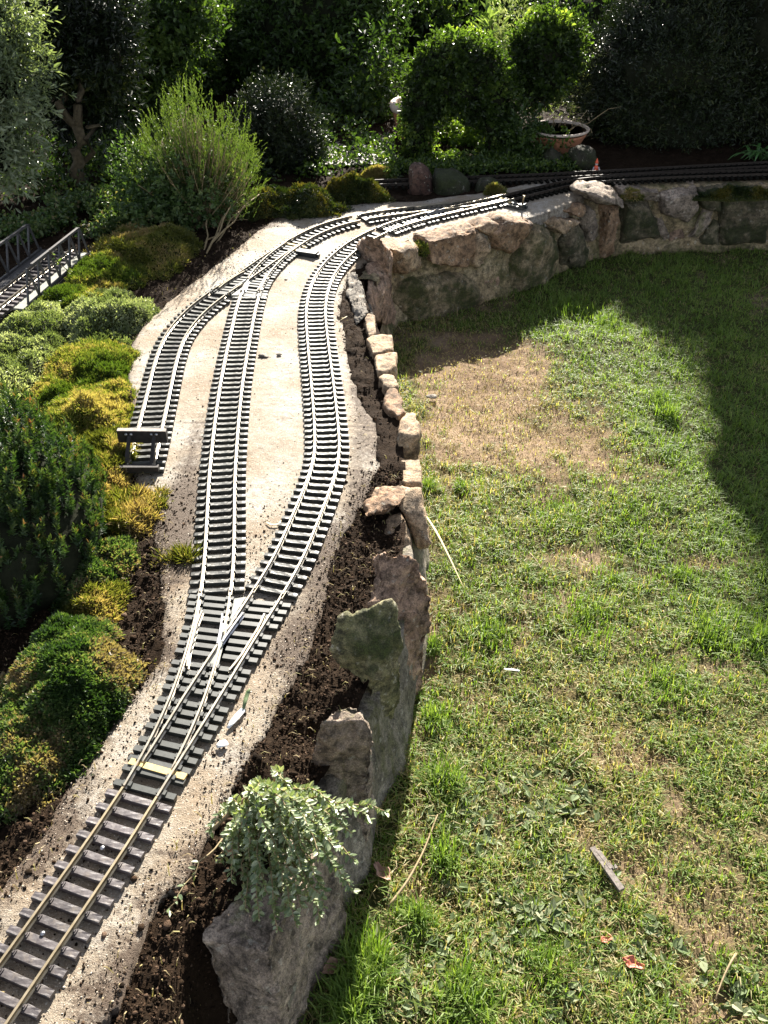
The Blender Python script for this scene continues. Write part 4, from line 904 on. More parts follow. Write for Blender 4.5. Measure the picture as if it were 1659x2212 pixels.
# ------------------------------------------------------------------ soil crumbs and sand grit
def lumps(name, pts, size, mat, label, sub=1, seed=0, sq=.75):
    bm = bmesh.new(); bmesh.ops.create_icosphere(bm, subdivisions=sub, radius=1); sv = np.array([v.co for v in bm.verts]); sf = np.array([[v.index for v in f.verts] for f in bm.faces]); bm.free()
    n = len(pts); k = len(sv); r = np.random.default_rng(seed)
    q = sv[None] + r.normal(size=(n, 1, 3)) * 0
    m = .62 + .8 * fbm((sv[None] * 1.3 + r.random((n, 1, 3)) * 50).reshape(-1, 3), 1.3, 2, seed).reshape(n, k)
    sc = np.stack([.6 + .9 * r.random(n) ** 2, .6 + .9 * r.random(n) ** 2, sq * (.7 + .5 * r.random(n))], 1)
    V = pts[:, None] + sv[None] * m[..., None] * sc[:, None] * size[:, None, None]
    F = (sf[None] + (np.arange(n) * k)[:, None, None]).reshape(-1, 3)
    o = mesh(name, V.reshape(-1, 3), F, mat, None, {"rnd": ('FACE', np.repeat(r.random(n), len(sf)))}, smooth=True)
    return tag(o, label, kind="stuff")
def scatter(u0, u1, v0, v1, n):         # even over the picture's ground, so near ground is not starved of detail
    d = np.stack([np.random.default_rng(n).uniform(u0, u1, n), np.random.default_rng(n + 1).uniform(v0, v1, n)], 1)
    q = np.array([P(a, b) for a, b in d]); return q[:, 0], q[:, 1]
xs = np.r_[rng.uniform(-.62, .12, 170000), rng.uniform(-1.3, .15, 60000)]; ys = np.r_[rng.uniform(.25, 1.5, 170000), rng.uniform(1.2, 3.1, 60000)]
e1 = sdf(xs, ys, garden_poly)[0]; e2 = sdf(xs, ys, SL2)[0]
ok = (e1 < -.005) & (e2 > -.004) & (fbm2(xs, ys, 16, 3, 91) + .25 * rng.random(len(xs)) > .44)
xs, ys = xs[ok], ys[ok]; sz = .0007 + .0019 * rng.random(len(xs)) ** 3 + .0030 * (rng.random(len(xs)) > .994)
lumps("soil_crumbs", np.stack([xs, ys, soil_top(xs, ys) + soil_bank(xs, ys, sdf(xs, ys, SL2)[0]) + sz * .35], 1), sz, M['crumb'], "loose crumbs of dark soil on the planting beds", 0, 92)
# soil spilled on the slab: denser near its edges and in drifts
xs = np.r_[rng.uniform(-.62, .05, 60000), rng.uniform(-.62, .5, 30000)]; ys = np.r_[rng.uniform(.2, 1.5, 60000), rng.uniform(1.4, 3.05, 30000)]
e2 = sdf(xs, ys, SL2)[0]; dr = .9 * np.exp(e2 / .024) * np.clip(fbm2(xs, ys, 40, 3, 96) * 2.2 - .4, 0, 1.3) + .22 * (ys < 1.45) * np.clip(fbm2(xs, ys, 14, 3, 95) * 2.4 - .85, 0, 1) + .035
for u, v, ru, rv, a in ((420, 960, 30, 100, .35), (400, 1090, 50, 60, .35), (350, 1180, 40, 60, .3), (775, 960, 28, 180, .25), (700, 1170, 40, 60, .35), (640, 1360, 45, 60, .35), (240, 2120, 90, 70, .3), (600, 480, 50, 20, .3), (110, 1800, 60, 50, .2)):
    c = P(u, v); a_ = P(u + ru, v); b_ = P(u, v - rv); dr = dr + a * np.exp(-.7 * (((xs - c[0]) / (a_[0] - c[0])) ** 2 + ((ys - c[1]) / (b_[1] - c[1])) ** 2))
ok = (e2 < .0) & (rng.random(len(xs)) < dr)
xs, ys = xs[ok], ys[ok]; sz = .0005 + .0015 * rng.random(len(xs)) ** 3 + .0022 * rng.random(len(xs)) * (rng.random(len(xs)) > .965)
lumps("soil_crumbs", np.stack([xs, ys, np.zeros_like(xs) + sz * .3], 1), sz, M['crumb'], "dark crumbs of soil spilled across the sandy track bed", 0, 93)
xs = np.r_[rng.uniform(-.62, .05, 26000), rng.uniform(-.62, .5, 12000)]; ys = np.r_[rng.uniform(.2, 1.3, 26000), rng.uniform(1.2, 3.05, 12000)]
e2 = sdf(xs, ys, SL2)[0]; ok = (e2 < -.002); xs, ys = xs[ok], ys[ok]; sz = .0004 + .0009 * rng.random(len(xs)) ** 3
lumps("sand_grit", np.stack([xs, ys, np.zeros_like(xs) + sz * .2], 1), sz, M['grit'], "coarse pale grit on the sandy track bed", 0, 94)

def soil_litter():
    x = np.r_[rng.uniform(-.62, .12, 5200), rng.uniform(-1.2, .15, 2200)]; y = np.r_[rng.uniform(.25, 1.5, 5200), rng.uniform(1.2, 3.0, 2200)]
    e = sdf(x, y, SL2)[0]; ok = (sdf(x, y, garden_poly)[0] < -.01) & ((e > -.03)) & (rng.random(len(x)) < .55); x, y, e = x[ok], y[ok], e[ok]; n = len(x)
    z = np.where(e > 0, soil_top(x, y) + soil_bank(x, y, e), .0) + .0018
    blades("soil_litter", x, y, z, .005 + .016 * rng.random(n) ** 2, .0006 + .0012 * rng.random(n), 1.2 + .35 * rng.random(n), rng.random(n) * 6.283, .70 + .3 * rng.random(n), M['grass'], "bits of root, bark and straw in the dark soil")
# ------------------------------------------------------------------ grass
def blades(name, x, y, z, L, W, lean, az, rnd, mat, label):
    n = len(x); d = np.stack([np.cos(az), np.sin(az), np.zeros(n)], 1); s = np.stack([-np.sin(az), np.cos(az), np.zeros(n)], 1)
    up = np.array([0, 0, 1.0]); b = np.stack([x, y, z], 1); L = L[:, None]; W = W[:, None]; le = lean[:, None]
    mid = b + (d * np.sin(le * .6) + up * np.cos(le * .6)) * L * .5
    tip = mid + (d * np.sin(le * 1.5) + up * np.cos(le * 1.5)) * L * .5
    V = np.stack([b - s * W * .5, b + s * W * .5, mid + s * W * .45, mid - s * W * .45, tip + s * W * .08, tip - s * W * .08], 1)
    V[:, :, 2] = np.maximum(V[:, :, 2], (z + .0008)[:, None] + np.array([-.002, -.002, .0, 0, 0, 0]))
    k = np.arange(n)[:, None] * 6; F = np.stack([k + [0, 1, 2, 3], k + [3, 2, 4, 5]], 1).reshape(-1, 4)
    return tag(mesh(name, V.reshape(-1, 3), F, mat, None, {"rnd": ('FACE', np.repeat(rnd, 2))}), label, kind="stuff")
soil_litter()
def lawn_pts(n, near_bias=True):
    y = rng.uniform(.34, 3.35, n) if not near_bias else .34 + 3.0 * rng.random(n) ** 1.25
    half = (y * .806 + 1.228 * .592) * 840 / 2048
    x = rng.uniform(-.42, half + .06, n)
    ok = (x < half + .05) & (sdf(x, y, garden_poly)[0] > .0) & (y < 3.28); return x[ok], y[ok]
x, y = lawn_pts(330000); ga = grass_amount(x, y)
cl = fbm2(x, y, 55., 2, 15)
ok = rng.random(len(x)) < np.clip(ga * 1.1 - .05, .16, 1) * np.clip((cl - .22) * 3.0, .12, 1) * .95
x, y = x[ok], y[ok]; ga = ga[ok]; dry = dry_amount(x, y)
n = len(x); tuft = fbm2(x, y, 13., 3, 18)
L = (.009 + .015 * rng.random(n) ** 1.5) * (.55 + .9 * np.clip(tuft * 1.6 - .25, 0, 1.2)) * (.7 + .5 * ga)
rr = np.clip(.06 + .42 * rng.random(n) + .22 * (fbm2(x, y, 8, 3, 19) - .5) + np.where(rng.random(n) < np.maximum(dry * .8, 1 - ga * 1.6), .32 + .28 * rng.random(n), 0), 0, 1)
blades("grass", x, y, lawn_z(x, y) - .002, L, .0011 + .0012 * rng.random(n), .25 + 1.05 * rng.random(n) ** .8, rng.random(n) * 6.283, rr, M['grass'], "short patchy grass of the lawn")
# straw and clippings lying on the bare earth
x, y = lawn_pts(90000); dry = dry_amount(x, y); ok = rng.random(len(x)) < .25 + .75 * dry; x, y = x[ok], y[ok]; n = len(x)
blades("straw_litter", x, y, lawn_z(x, y) + .0015, .006 + .018 * rng.random(n) ** 2, .0009 + .0009 * rng.random(n), 1.35 + .2 * rng.random(n), rng.random(n) * 6.283, .76 + .24 * rng.random(n), M['grass'], "dry clippings and straw lying on the lawn")
# taller tufts
tx, ty, tl = [], [], []
for u, v, s, n_, h_ in ((960, 1700, 34, 420, .045), (790, 2100, 45, 700, .055), (760, 2180, 40, 500, .055), (1230, 668, 46, 420, .045), (1300, 700, 40, 260, .036), (1440, 900, 22, 320, .045), (1425, 870, 22, 220, .04), (940, 1560, 26, 240, .04), (930, 1410, 14, 160, .04), (900, 1990, 26, 260, .042), (960, 1860, 30, 240, .04), (1530, 1370, 40, 420, .036), (1640, 1380, 40, 320, .04), (1060, 1370, 40, 320, .03), (1270, 1340, 60, 380, .032),
                        (995, 1060, 14, 160, .03), (925, 1060, 12, 200, .035), (1000, 2160, 60, 500, .045), (1480, 1240, 24, 160, .03), (1350, 1120, 60, 300, .03), (1200, 1110, 60, 320, .03), (1180, 2100, 60, 300, .035), (1430, 1480, 50, 300, .03)):
    c = P(u, v, LAWN_Z); a = P(u + s, v, LAWN_Z); r0 = abs(a[0] - c[0]); tx.append(c[0] + rng.normal(size=n_) * r0 * .55); ty.append(c[1] + rng.normal(size=n_) * r0 * .75); tl.append(h_ * (.45 + .6 * rng.random(n_)))
tx, ty, tl = map(np.concatenate, (tx, ty, tl)); ok = sdf(tx, ty, garden_poly)[0] > .004; tx, ty, tl = tx[ok], ty[ok], tl[ok]; n = len(tx)
blades("grass", tx, ty, lawn_z(tx, ty) - .002, tl, .0016 + .0012 * rng.random(n), .15 + .75 * rng.random(n), rng.random(n) * 6.283, .05 + .42 * rng.random(n), M['grass'], "taller fresh green grass tufts standing in the lawn")
# broad-leaved weeds
wx, wy = [], []
for u, v, su, sv, n_ in ((1060, 2010, 150, 90, 34), (1180, 1990, 60, 40, 16), (1240, 1920, 90, 60, 14), (1020, 1800, 40, 90, 22), (960, 1740, 30, 60, 12), (1380, 2080, 160, 80, 20), (1150, 1770, 90, 70, 22), (900, 2120, 90, 60, 20), (1600, 2130, 60, 60, 12), (1180, 900 + 800, 60, 30, 8), (1300, 2150, 140, 50, 14)):
    c = np.array([P(u + rng.normal() * su * .6, v + rng.normal() * sv * .6, LAWN_Z) for _ in range(n_)]); wx.append(c[:, 0]); wy.append(c[:, 1])
wx, wy = np.concatenate(wx), np.concatenate(wy); ok = sdf(wx, wy, garden_poly)[0] > .02; wx, wy = wx[ok], wy[ok]
k = 5; n = len(wx) * k; az = rng.random(n) * 6.283; U = np.stack([np.cos(az), np.sin(az), .15 + .5 * rng.random(n)], 1); C = np.stack([np.repeat(wx, k), np.repeat(wy, k), lawn_z(np.repeat(wx, k), np.repeat(wy, k)) + .004], 1) + rng.normal(size=(n, 3)) * [.004, .004, .002]
Ln = .008 + .012 * rng.random(n)
leaves("lawn_weeds", C, U, np.tile([0, 0, 1.], (n, 1)) + rng.normal(size=(n, 3)) * .35, Ln, Ln * (.45 + .25 * rng.random(n)), M['weed'], None, rng.random(n), .1, .2, "stuff")["label"] = "grey-green broad-leaved weeds flat in the lawn"

# ------------------------------------------------------------------ litter and debris, each a thing
def strip(name, label, cat, pts, widths, mat, thick=.0006, fold=.15, group=None):
    p = np.asarray(pts, float); m = len(p); t = unit(np.gradient(p, axis=0)); s = unit(np.cross(t, [0, 0, 1.])); V = []
    up = np.cross(s, t)
    for i in range(m):
        w = widths[i] / 2
        V += [p[i] - s[i] * w + up[i] * w * fold, p[i] + up[i] * 0, p[i] + s[i] * w + up[i] * w * fold, p[i] + s[i] * w + up[i] * (w * fold - thick), p[i] - up[i] * thick, p[i] - s[i] * w + up[i] * (w * fold - thick)]
    F = []
    for i in range(m - 1):
        for j in range(6): F.append((i * 6 + j, i * 6 + (j + 1) % 6, (i + 1) * 6 + (j + 1) % 6, (i + 1) * 6 + j))
    F += [tuple(range(5, -1, -1)), tuple((m - 1) * 6 + j for j in range(6))]
    V = np.array(V); return tag(mesh(name, V, F, mat, None, smooth=True, origin=base_of(V)), label, cat, group)
a = P(918, 1112, -.02); b_ = P(1003, 1272, LAWN_Z + .03); s = np.linspace(0, 1, 9)[:, None]
mid = a + (b_ - a) * s; mid[:, 2] += np.array([0, .003, .006, .007, .006, .005, .003, .001, 0])
strip('dry_leaf_blade', "long pale dry leaf blade leaning from the edging stones onto the lawn", 'dry leaf', mid, [.007, .014, .017, .017, .016, .014, .011, .007, .002], M['straw'])
p = [P(*q) for q in ((492, 1573, .004), (502, 1560, .005), (514, 1546, .005), (524, 1535, .006), (527, 1528, .007))]
strip('plastic_strip', "white strip lying on the sand beside the nearest points", 'scrap', p, [.004, .008, .009, .008, .003], M['white'])
p = [P(*q) for q in ((526, 1530, .008), (531, 1510, .009), (536, 1494, .012), (540, 1488, .015))]
strip('leaf', "narrow green leaf attached beyond the white strip on the sand", 'leaf', p, [.004, .006, .006, .002], M['weed'] if False else plain('green_leaf', (.08, .13, .05), (.16, .2, .1), 200, .5, .4, 0, .2, .0005))
p = [P(*q) for q in ((468, 1612, .003), (476, 1608, .005), (486, 1606, .005), (492, 1610, .003))]
strip('paper_scrap', "small white scrap on the sand between the points and the soil", 'scrap', p, [.006, .011, .011, .005], M['white'])
p = [P(*q) for q in ((1089, 1445, LAWN_Z + .012), (1100, 1446, LAWN_Z + .013), (1111, 1447, LAWN_Z + .013), (1122, 1449, LAWN_Z + .012))]
strip('plastic_sliver', "thin white sliver lying alone in the middle of the lawn", 'scrap', p, [.003, .0036, .0036, .003], M['white'])
p = [P(*q) for q in ((575, 1128, .002), (584, 1133, .003), (594, 1134, .003), (603, 1131, .004), (609, 1123, .004))]
strip('wood_shaving', "pale curled shaving on the sand between the tracks", 'shaving', p, [.002, .0035, .004, .0035, .0015], M['straw'])
for q, lab in ((((735, 692, 0), (741, 688, .004), (750, 683, .008)), "short pale straw on the soil in front of the slate"), (((733, 715, .0), (735, 708, .003), (739, 703, .006)), "second bit of straw on the soil, lower than the other")):
    strip('straw', lab, 'straw', [P(*k) for k in q], [.002, .003, .0015], M['straw'])
a, b_ = P(1279, 1832, LAWN_Z + .014), P(1343, 1923, LAWN_Z + .014)
st = thing('wood_stick', "short grey splintered piece of wood lying on the lawn", 'stick', ((a + b_) / 2))
mb = MB(); d = unit(b_ - a); s = np.array([d[1], -d[0], 0]); L = np.linalg.norm(b_ - a); mb.bar(a, b_, .009, .006); mb.bar(a + d * L * .12 - s * .004 + [0, 0, .001], a + d * L * .55 - s * .0055 + [0, 0, .001], .006, .005); mb.build('splintered_length', M['dark_wood'] if False else plain('grey_stick', (.10, .085, .075), (.20, .175, .155), 180, .8, .3, 0, .9, .0015), st)
mb = MB(); c = a + d * L * .52; mb.bar(c - s * .016 + [0, 0, -.002], c + s * .004, .006, .004); mb.build('side_splinter', bpy.data.materials['grey_stick'], st)
def crumpled(name, label, cat, u, v, L, W, rot, mat, z=LAWN_Z + .012, seed=0):
    nx, ny = 13, 9; X, Y = np.meshgrid(np.linspace(-1, 1, nx), np.linspace(-1, 1, ny)); w = np.sqrt(np.clip(1 - (np.abs(X) ** 1.7), 0, 1)) * (.75 + .25 * np.sin(X * 5 + seed))
    x = X * L / 2; y = Y * W / 2 * w; zc = .35 * W * Y ** 2 * w + .25 * L * (fbm2((X.ravel() + seed * 7), Y.ravel(), 1.4, 3, seed) - .5).reshape(X.shape) + .12 * L * X ** 2
    c, s = math.cos(rot), math.sin(rot); p = P(u, v, z); V = np.stack([p[0] + x * c - y * s, p[1] + x * s + y * c, p[2] + zc], -1).reshape(-1, 3)
    i = np.arange(nx * ny).reshape(ny, nx); F = np.stack([i[:-1, :-1], i[:-1, 1:], i[1:, 1:], i[1:, :-1]], -1).reshape(-1, 4)
    o = tag(mesh(name, V, F, mat, None, smooth=True, origin=base_of(V)), label, cat); md = o.modifiers.new('thickness', 'SOLIDIFY'); md.thickness = .0008; return o
crumpled('dead_leaf', "curled pinkish brown dead leaf at the foot of the wall below the trailing shrub", 'dead leaf', 826, 1886, .036, .022, -.9, M['dry_leaf'], seed=1)
crumpled('dead_leaf', "crumpled tan dead leaf at the wall's foot near the bottom edge", 'dead leaf', 722, 2090, .040, .022, .5, M['dry_leaf'], seed=2)
crumpled('dead_leaf', "reddish dead leaf on the lawn near the bottom right", 'dead leaf', 1368, 2084, .030, .018, -.5, M['red_leaf'], seed=3)
crumpled('dead_leaf', "small pink dead leaf in the dry patch at right", 'dead leaf', 1310, 1690 + 340, .016, .012, .4, M['red_leaf'], seed=4)
def twig(label, pts, r, mat='twig', group='twigs lying on the lawn'):
    q = np.array([P(*k) for k in pts]); q = cat_curve(q, .012, .01); b = MB(); b.tube(q, np.linspace(r, r * .5, len(q)), 6)
    V = np.array(b.V); tag(b.build('twig', M[mat], None, True, origin=base_of(V)), label, 'twig', group)
z = LAWN_Z + .016
twig("long straight twig on the grass slanting up from the bare patch by the wall", [(838, 1960, z), (880, 1905, z + .004), (915, 1840, z), (945, 1760, z)], .0022)
twig("thin curved root arching over the soil at the wall foot", [(785, 2090, z - .004), (812, 2040, z + .006), (850, 2010, z + .01), (892, 1992, z)], .0012)
twig("short twig in the dry grass at centre right", [(1236, 1648, z), (1255, 1632, z + .004), (1272, 1618, z)], .0016)
twig("fine twig on the far lawn, pointing at the shade", [(1145, 1195, z), (1160, 1212, z), (1172, 1232, z)], .0013)
twig("brown twig on the bare patch below the wall's shadow", [(1117, 1122 - 270, z), (1128, 870, z + .004), (1142, 884, z)], .0012)
twig("pale forked sprig in the bottom right corner of the lawn", [(1590, 2060, z), (1572, 2090, z + .004), (1555, 2130, z), (1545, 2160, z)], .0018)

# ------------------------------------------------------------------ cushions of moss and creeping plants along the left side
def cushion(name, label, cat, c, rx, ry, h, mat, n, L, W, seed=0, rot=0., group='cushion plants beside the track', lay=.5, up=.9, lump=.6, z0=-.03, core_mat='moss_core', pat=0., nsc=13.):
    c = np.array([c[0], c[1], z0]); t = thing(name, label, cat, c, group); cs, sn = math.cos(rot), math.sin(rot)
    def surf(a, b):                      # a,b on the unit disc -> world point
        r2 = np.clip(a * a + b * b, 0, 1); X, Y = a * rx, b * ry
        x = c[0] + X * cs - Y * sn; y = c[1] + X * sn + Y * cs
        nz = fbm2(x, y, nsc, 3, seed) - .5
        z = z0 + h * (1 - r2 ** 1.2) ** .8 * (1 + lump * 2.2 * nz) ; k = 1 + .9 * (fbm2(a * 1.7 + seed, b * 1.7, 1.7, 2, seed + 2) - .5) * r2
        return np.stack([c[0] + (x - c[0]) * k, c[1] + (y - c[1]) * k, z], 1)
    m = 34; A, B = np.meshgrid(np.linspace(0, 1, m), np.linspace(0, 2 * math.pi, 2 * m + 1))
    Vb = surf((A * np.cos(B)).ravel(), (A * np.sin(B)).ravel()); Vb[:, 2] -= L * .5
    i = np.arange(A.size).reshape(A.shape); F = np.stack([i[:-1, :-1], i[:-1, 1:], i[1:, 1:], i[1:, :-1]], -1).reshape(-1, 4)
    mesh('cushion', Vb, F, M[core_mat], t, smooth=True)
    q = np.sqrt(rng.random(n)); th = rng.random(n) * 6.283; a, b = q * np.cos(th), q * np.sin(th)
    e = .02; p = surf(a, b); pa = surf(a + e, b) - p; pb = surf(a, b + e) - p; Nn = unit(np.cross(pa, pb)); Nn[Nn[:, 2] < 0] *= -1
    p = p - Nn * (L * lay * rng.random(n))[:, None] + Nn * (L * 1.1 * np.clip(fbm2(p[:, 0], p[:, 1], 70., 2, seed + 4) * 2 - .7, 0, 1))[:, None]
    U = Nn * up + rng.normal(size=(n, 3)) * .6 + np.array([0, 0, .25])
    pt = fbm2(p[:, 0], p[:, 1], 16, 3, seed + 6)
    r = np.clip(.46 + (pt - .5) * 3.0 + pat + rng.normal(size=n) * .26, 0, 1)
    leaves('foliage', p, U, rand_unit(n) + np.array([0, 0, .5]), L * (.6 + .8 * rng.random(n)), W * (.7 + .6 * rng.random(n)), mat, t, r, .15, .2)
    return t
def cush_px(name, label, cat, u, v, ru, rv, h, mat, n, L, W, z=0., **kw):
    c = P(u, v, z + h * .5); a = P(u + ru, v, z + h * .5); b0, b1 = P(u, v - rv, z + h * .8), P(u, v + rv, z)
    return cushion(name, label, cat, (c[0], (b0[1] + b1[1]) / 2), abs(a[0] - c[0]), abs(b0[1] - b1[1]) / 2, h, mat, n, L, W, z0=z - .03, **kw)
cush_px('moss_cushion', "golden-brown moss cushion in half shade above the bridge", 'moss', 312, 520, 128, 72.8, 0.068, M['gold_moss'], 17100, 0.0103, 0.0019, seed=201)
cush_px('moss_cushion', "yellow-green moss between the bridge and the golden cushion", 'moss', 212, 572, 89.6, 57.2, 0.056, M['lime_moss'], 12350, 0.0103, 0.0019, seed=202)
cush_px('cushion_plant', "silvery green mound right beside the bridge pit", 'cushion plant', 218, 668, 117.76, 85.8, 0.062, M['silver_leaf'], 11000, .008, .0034, seed=203)
cush_px('moss_cushion', "bright lime moss mound, next below the silvery one", 'moss', 196, 768, 117.76, 72.8, 0.050, M['lime_moss'], 17100, 0.0103, 0.0018, seed=204)
cush_px('moss_cushion', "wide yellow moss mound left of the siding's straight part", 'moss', 192, 872, 122.88, 98.8, 0.050, M['lime_moss'], 22800, 0.0103, 0.0018, seed=205, pat=.18)
cush_px('moss_cushion', "golden moss mound left of the buffer stop", 'moss', 214, 985, 94.72, 96.2, 0.043, M['gold_moss'], 18050, 0.0115, 0.0018, seed=206)
cush_px('grass_cushion', "straw-coloured grassy cushion below the buffer stop", 'cushion plant', 268, 1092, 92.16, 67.6, 0.031, M['gold_moss'], 11400, 0.0184, 0.0015, seed=207, up=.6)
cush_px('cushion_plant', "small-leaved pale mat at the soil's edge below the grassy cushion", 'cushion plant', 226, 1192, 79.36, 98.8, 0.037, M['thyme_leaf'], 8000, .008, .0036, seed=208, pat=.12)
cush_px('moss_cushion', "yellow moss patch above the glossy thyme mound", 'moss', 196, 1295, 66.56, 83.2, 0.031, M['gold_moss'], 8550, 0.0115, 0.0018, seed=209)
cush_px('cushion_plant', "big glossy thyme mound in the left foreground, lit on top", 'cushion plant', 100, 1505, 160, 247, 0.074, M['thyme_leaf'], 30000, .0075, .0042, seed=210, nsc=10., lump=.5)
cush_px('cushion_plant', "silver-grey mat spreading in from the left edge below the bridge", 'cushion plant', 20, 742, 92.16, 145.6, 0.062, M['silver_leaf'], 14000, .008, .0034, seed=211, pat=.1)
cush_px('grass_tuft', "small tuft of yellow grass on the sand left of the middle track", 'grass tuft', 384, 1192, 34, 26, .022, M['gold_moss'], 1710, 0.0230, 0.0011, seed=212, up=.7)
cush_px('moss_cushion', "tiny yellow weed tuft on top of the retaining wall", 'moss', 910, 518, 16, 10, .018, M['lime_moss'], 950, 0.0138, 0.0020, seed=213)
cush_px('moss_cushion', "olive moss filling the dip behind the silvery mound", 'moss', 150, 628, 70, 46, .05, M['lime_moss'], 9500, 0.0103, 0.0019, seed=215)
cush_px('moss_cushion', "green moss low between the lime mound and the silver mat", 'moss', 118, 812, 60, 70, .035, M['lime_moss'], 11400, 0.0103, 0.0018, seed=216, pat=-.15)
cush_px('moss_cushion', "brownish moss sloping from the golden mound towards the dark shrub", 'moss', 165, 1060, 80, 80, .04, M['gold_moss'], 13300, 0.0103, 0.0018, seed=217, pat=-.1)
cush_px('cushion_plant', "pale glinting creeper at the foot of the dark shrub", 'cushion plant', 165, 1240, 80, 90, .05, M['thyme_leaf'], 9000, .008, .0036, seed=218, pat=.05)
shrub('shrub', "sparkling small-leaved shrub at the foot of the bright broom", 'shrub', [(P(300, 455, .05), (.07, .06, .06)), (P(345, 440, .06), (.07, .06, .08)), (P(390, 450, .05), (.05, .05, .06)), (P(330, 400, .10), (.06, .06, .08)), (P(420, 440, .06), (.06, .05, .07)), (P(470, 430, .07), (.05, .05, .07)), (P(395, 395, .12), (.06, .05, .08)), (P(290, 380, .12), (.05, .05, .08))], M['thyme_leaf'], 800, 12, .012, .007, .05, P(330, 455, -.02), .3, .4, 14, 219, .5, .1, core_mat=None)
# dark red-tipped shrub at left: many upright shoots
def shoots(name, label, cat, base, rx, ry, h, n, mat, L, W, seed, per=46, lean=.35, group=None, shootlen=.06):
    t = thing(name, label, cat, (*base, -.03), group); r = np.random.default_rng(seed)
    q = np.sqrt(r.random(n)); th = r.random(n) * 6.283; a, b = q * np.cos(th), q * np.sin(th)
    top = np.stack([base[0] + a * rx, base[1] + b * ry, h * (1 - .75 * q ** 2.2) * (.75 + .4 * r.random(n))], 1)
    D = unit(np.stack([a * lean, b * lean, np.ones(n)], 1) + r.normal(size=(n, 3)) * .14); tip = top
    root = tip - D * shootlen * (.8 + .5 * r.random((n, 1)))
    s = r.random((n, per)); p = root[:, None] + (tip - root)[:, None] * s[..., None]; ang = r.random((n, per)) * 6.283
    x = unit(np.cross(D, [1, .1, 0])); y = np.cross(D, x); R = np.cos(ang)[..., None] * x[:, None] + np.sin(ang)[..., None] * y[:, None]
    U = R * (1.0 - .55 * s[..., None]) + D[:, None] * (.35 + .7 * s[..., None]); Nn = D[:, None] - R * .3 + r.normal(size=R.shape) * .2
    rn = np.clip(s * .75 + .3 * (r.random((n, per)) - .3) + .25 * (r.random((n, 1)) - .6), 0, 1)
    leaves('foliage', p.reshape(-1, 3), U.reshape(-1, 3), Nn.reshape(-1, 3), L * (.7 + .6 * r.random(n * per)), W, mat, t, rn.ravel(), .1, .15)
    core('dark_crown_core', [((base[0], base[1], h * .22), (rx * .95, ry * .95, h * .55))], M['crown_core'], t, .9)
    return t
c = P(52, 1120, .08)
shoots('shrub', "dark bushy shrub with bronze-red shoot tips at the left edge", 'shrub', (c[0] - .02, c[1] + .02), .145, .22, .26, 560, M['red_tip'], .0095, .0030, 301, 70)
# ------------------------------------------------------------------ trailing shrub over the broad block
sh = thing('trailing_shrub', "trailing shrub with small pale glossy leaves spilling over the edging block", 'shrub', P(560, 1765, -.01))
root = P(560, 1770, -.01); lb = MB(); LC, LU, LN = [], [], []
targets = [(838, 1755, .05), (800, 1770, .06), (770, 1860, .02), (745, 1900, .03), (764, 1930, .0), (700, 1960, .02), (690, 1990, .0), (640, 2000, .02), (600, 2010, .01), (560, 1985, .03), (520, 1940, .02), (500, 1905, .03), (470, 1860, .03), (452, 1800, .03), (490, 1760, .05), (545, 1712, .05), (585, 1725, .08), (640, 1745, .09), (690, 1770, .09), (660, 1830, .08), (600, 1860, .08), (720, 1830, .07), (560, 1900, .06), (640, 1920, .05), (540, 1820, .08), (610, 1790, .10), (680, 1890, .06), (590, 1950, .04), (730, 1795, .07), (500, 1830, .06), (650, 1960, .02), (352, 1974, .005), (575, 1765, .10), (625, 1725, .07), (540, 1860, .06), (700, 1925, .03),
           (520, 1790, .08), (560, 1745, .09), (600, 1755, .11), (640, 1775, .11), (670, 1800, .10), (630, 1850, .09), (580, 1830, .10), (690, 1850, .08), (650, 1880, .07), (610, 1905, .06), (575, 1930, .05), (720, 1870, .05), (500, 1870, .05), (760, 1800, .06), (745, 1770, .07), (660, 1755, .10), (480, 1825, .05), (530, 1965, .02), (620, 1975, .02)]
rs = np.random.default_rng(55)
for k, q in enumerate(targets):
    e = P(*q); a0 = root + rs.normal(size=3) * [.012, .012, .0]; midp = (a0 + e) / 2; midp[2] = max(a0[2], e[2]) + .035 + .025 * rs.random()
    if q[0] < 400: midp[2] = .03
    s = np.linspace(0, 1, 15)[:, None]; pth = (1 - s) ** 2 * a0 + 2 * s * (1 - s) * midp + s * s * e; pth[1:-1] += rs.normal(size=(13, 3)) * .0015
    lb.tube(pth, np.linspace(.0019, .0006, 15), 5)
    L_ = np.linalg.norm(e - a0); nl = int(L_ / .0022) + 16
    if q[0] < 400: nl = 11
    for j in range(nl):
        f = (.30 if q[0] > 400 else .62) + (.70 if q[0] > 400 else .38) * (j + rs.random()) / nl; f = min(f, .999); i0 = int(f * 14); pt = pth[i0] + (pth[min(14, i0 + 1)] - pth[i0]) * (f * 14 - i0)
        d = unit(pth[min(14, i0 + 1)] - pth[max(0, i0 - 1)]); sd = unit(np.cross(d, rs.normal(size=3)))
        LC.append(pt); LU.append(d * .5 + sd * .9); LN.append(np.array([.12, .12, 1.]) + rs.normal(size=3) * .36)
LC, LU, LN = map(np.array, (LC, LU, LN)); nn = len(LC); ls = .0055 + .0055 * rs.random(nn)
lb.build('branch', M['twig'], sh, True)
leaves('foliage', LC, LU, LN, ls, ls * (.48 + .12 * rs.random(nn)), M['shrub_leaf'], sh, rs.random(nn), .10, .10)
b = MB(); q = [P(460, 1792, .0), P(500, 1752, .02), P(540, 1716, .04), P(556, 1698, .05)]; b.tube(cat_curve(q, .008, .01), .0026, 6); b.build('stem', M['twig'], sh, True)

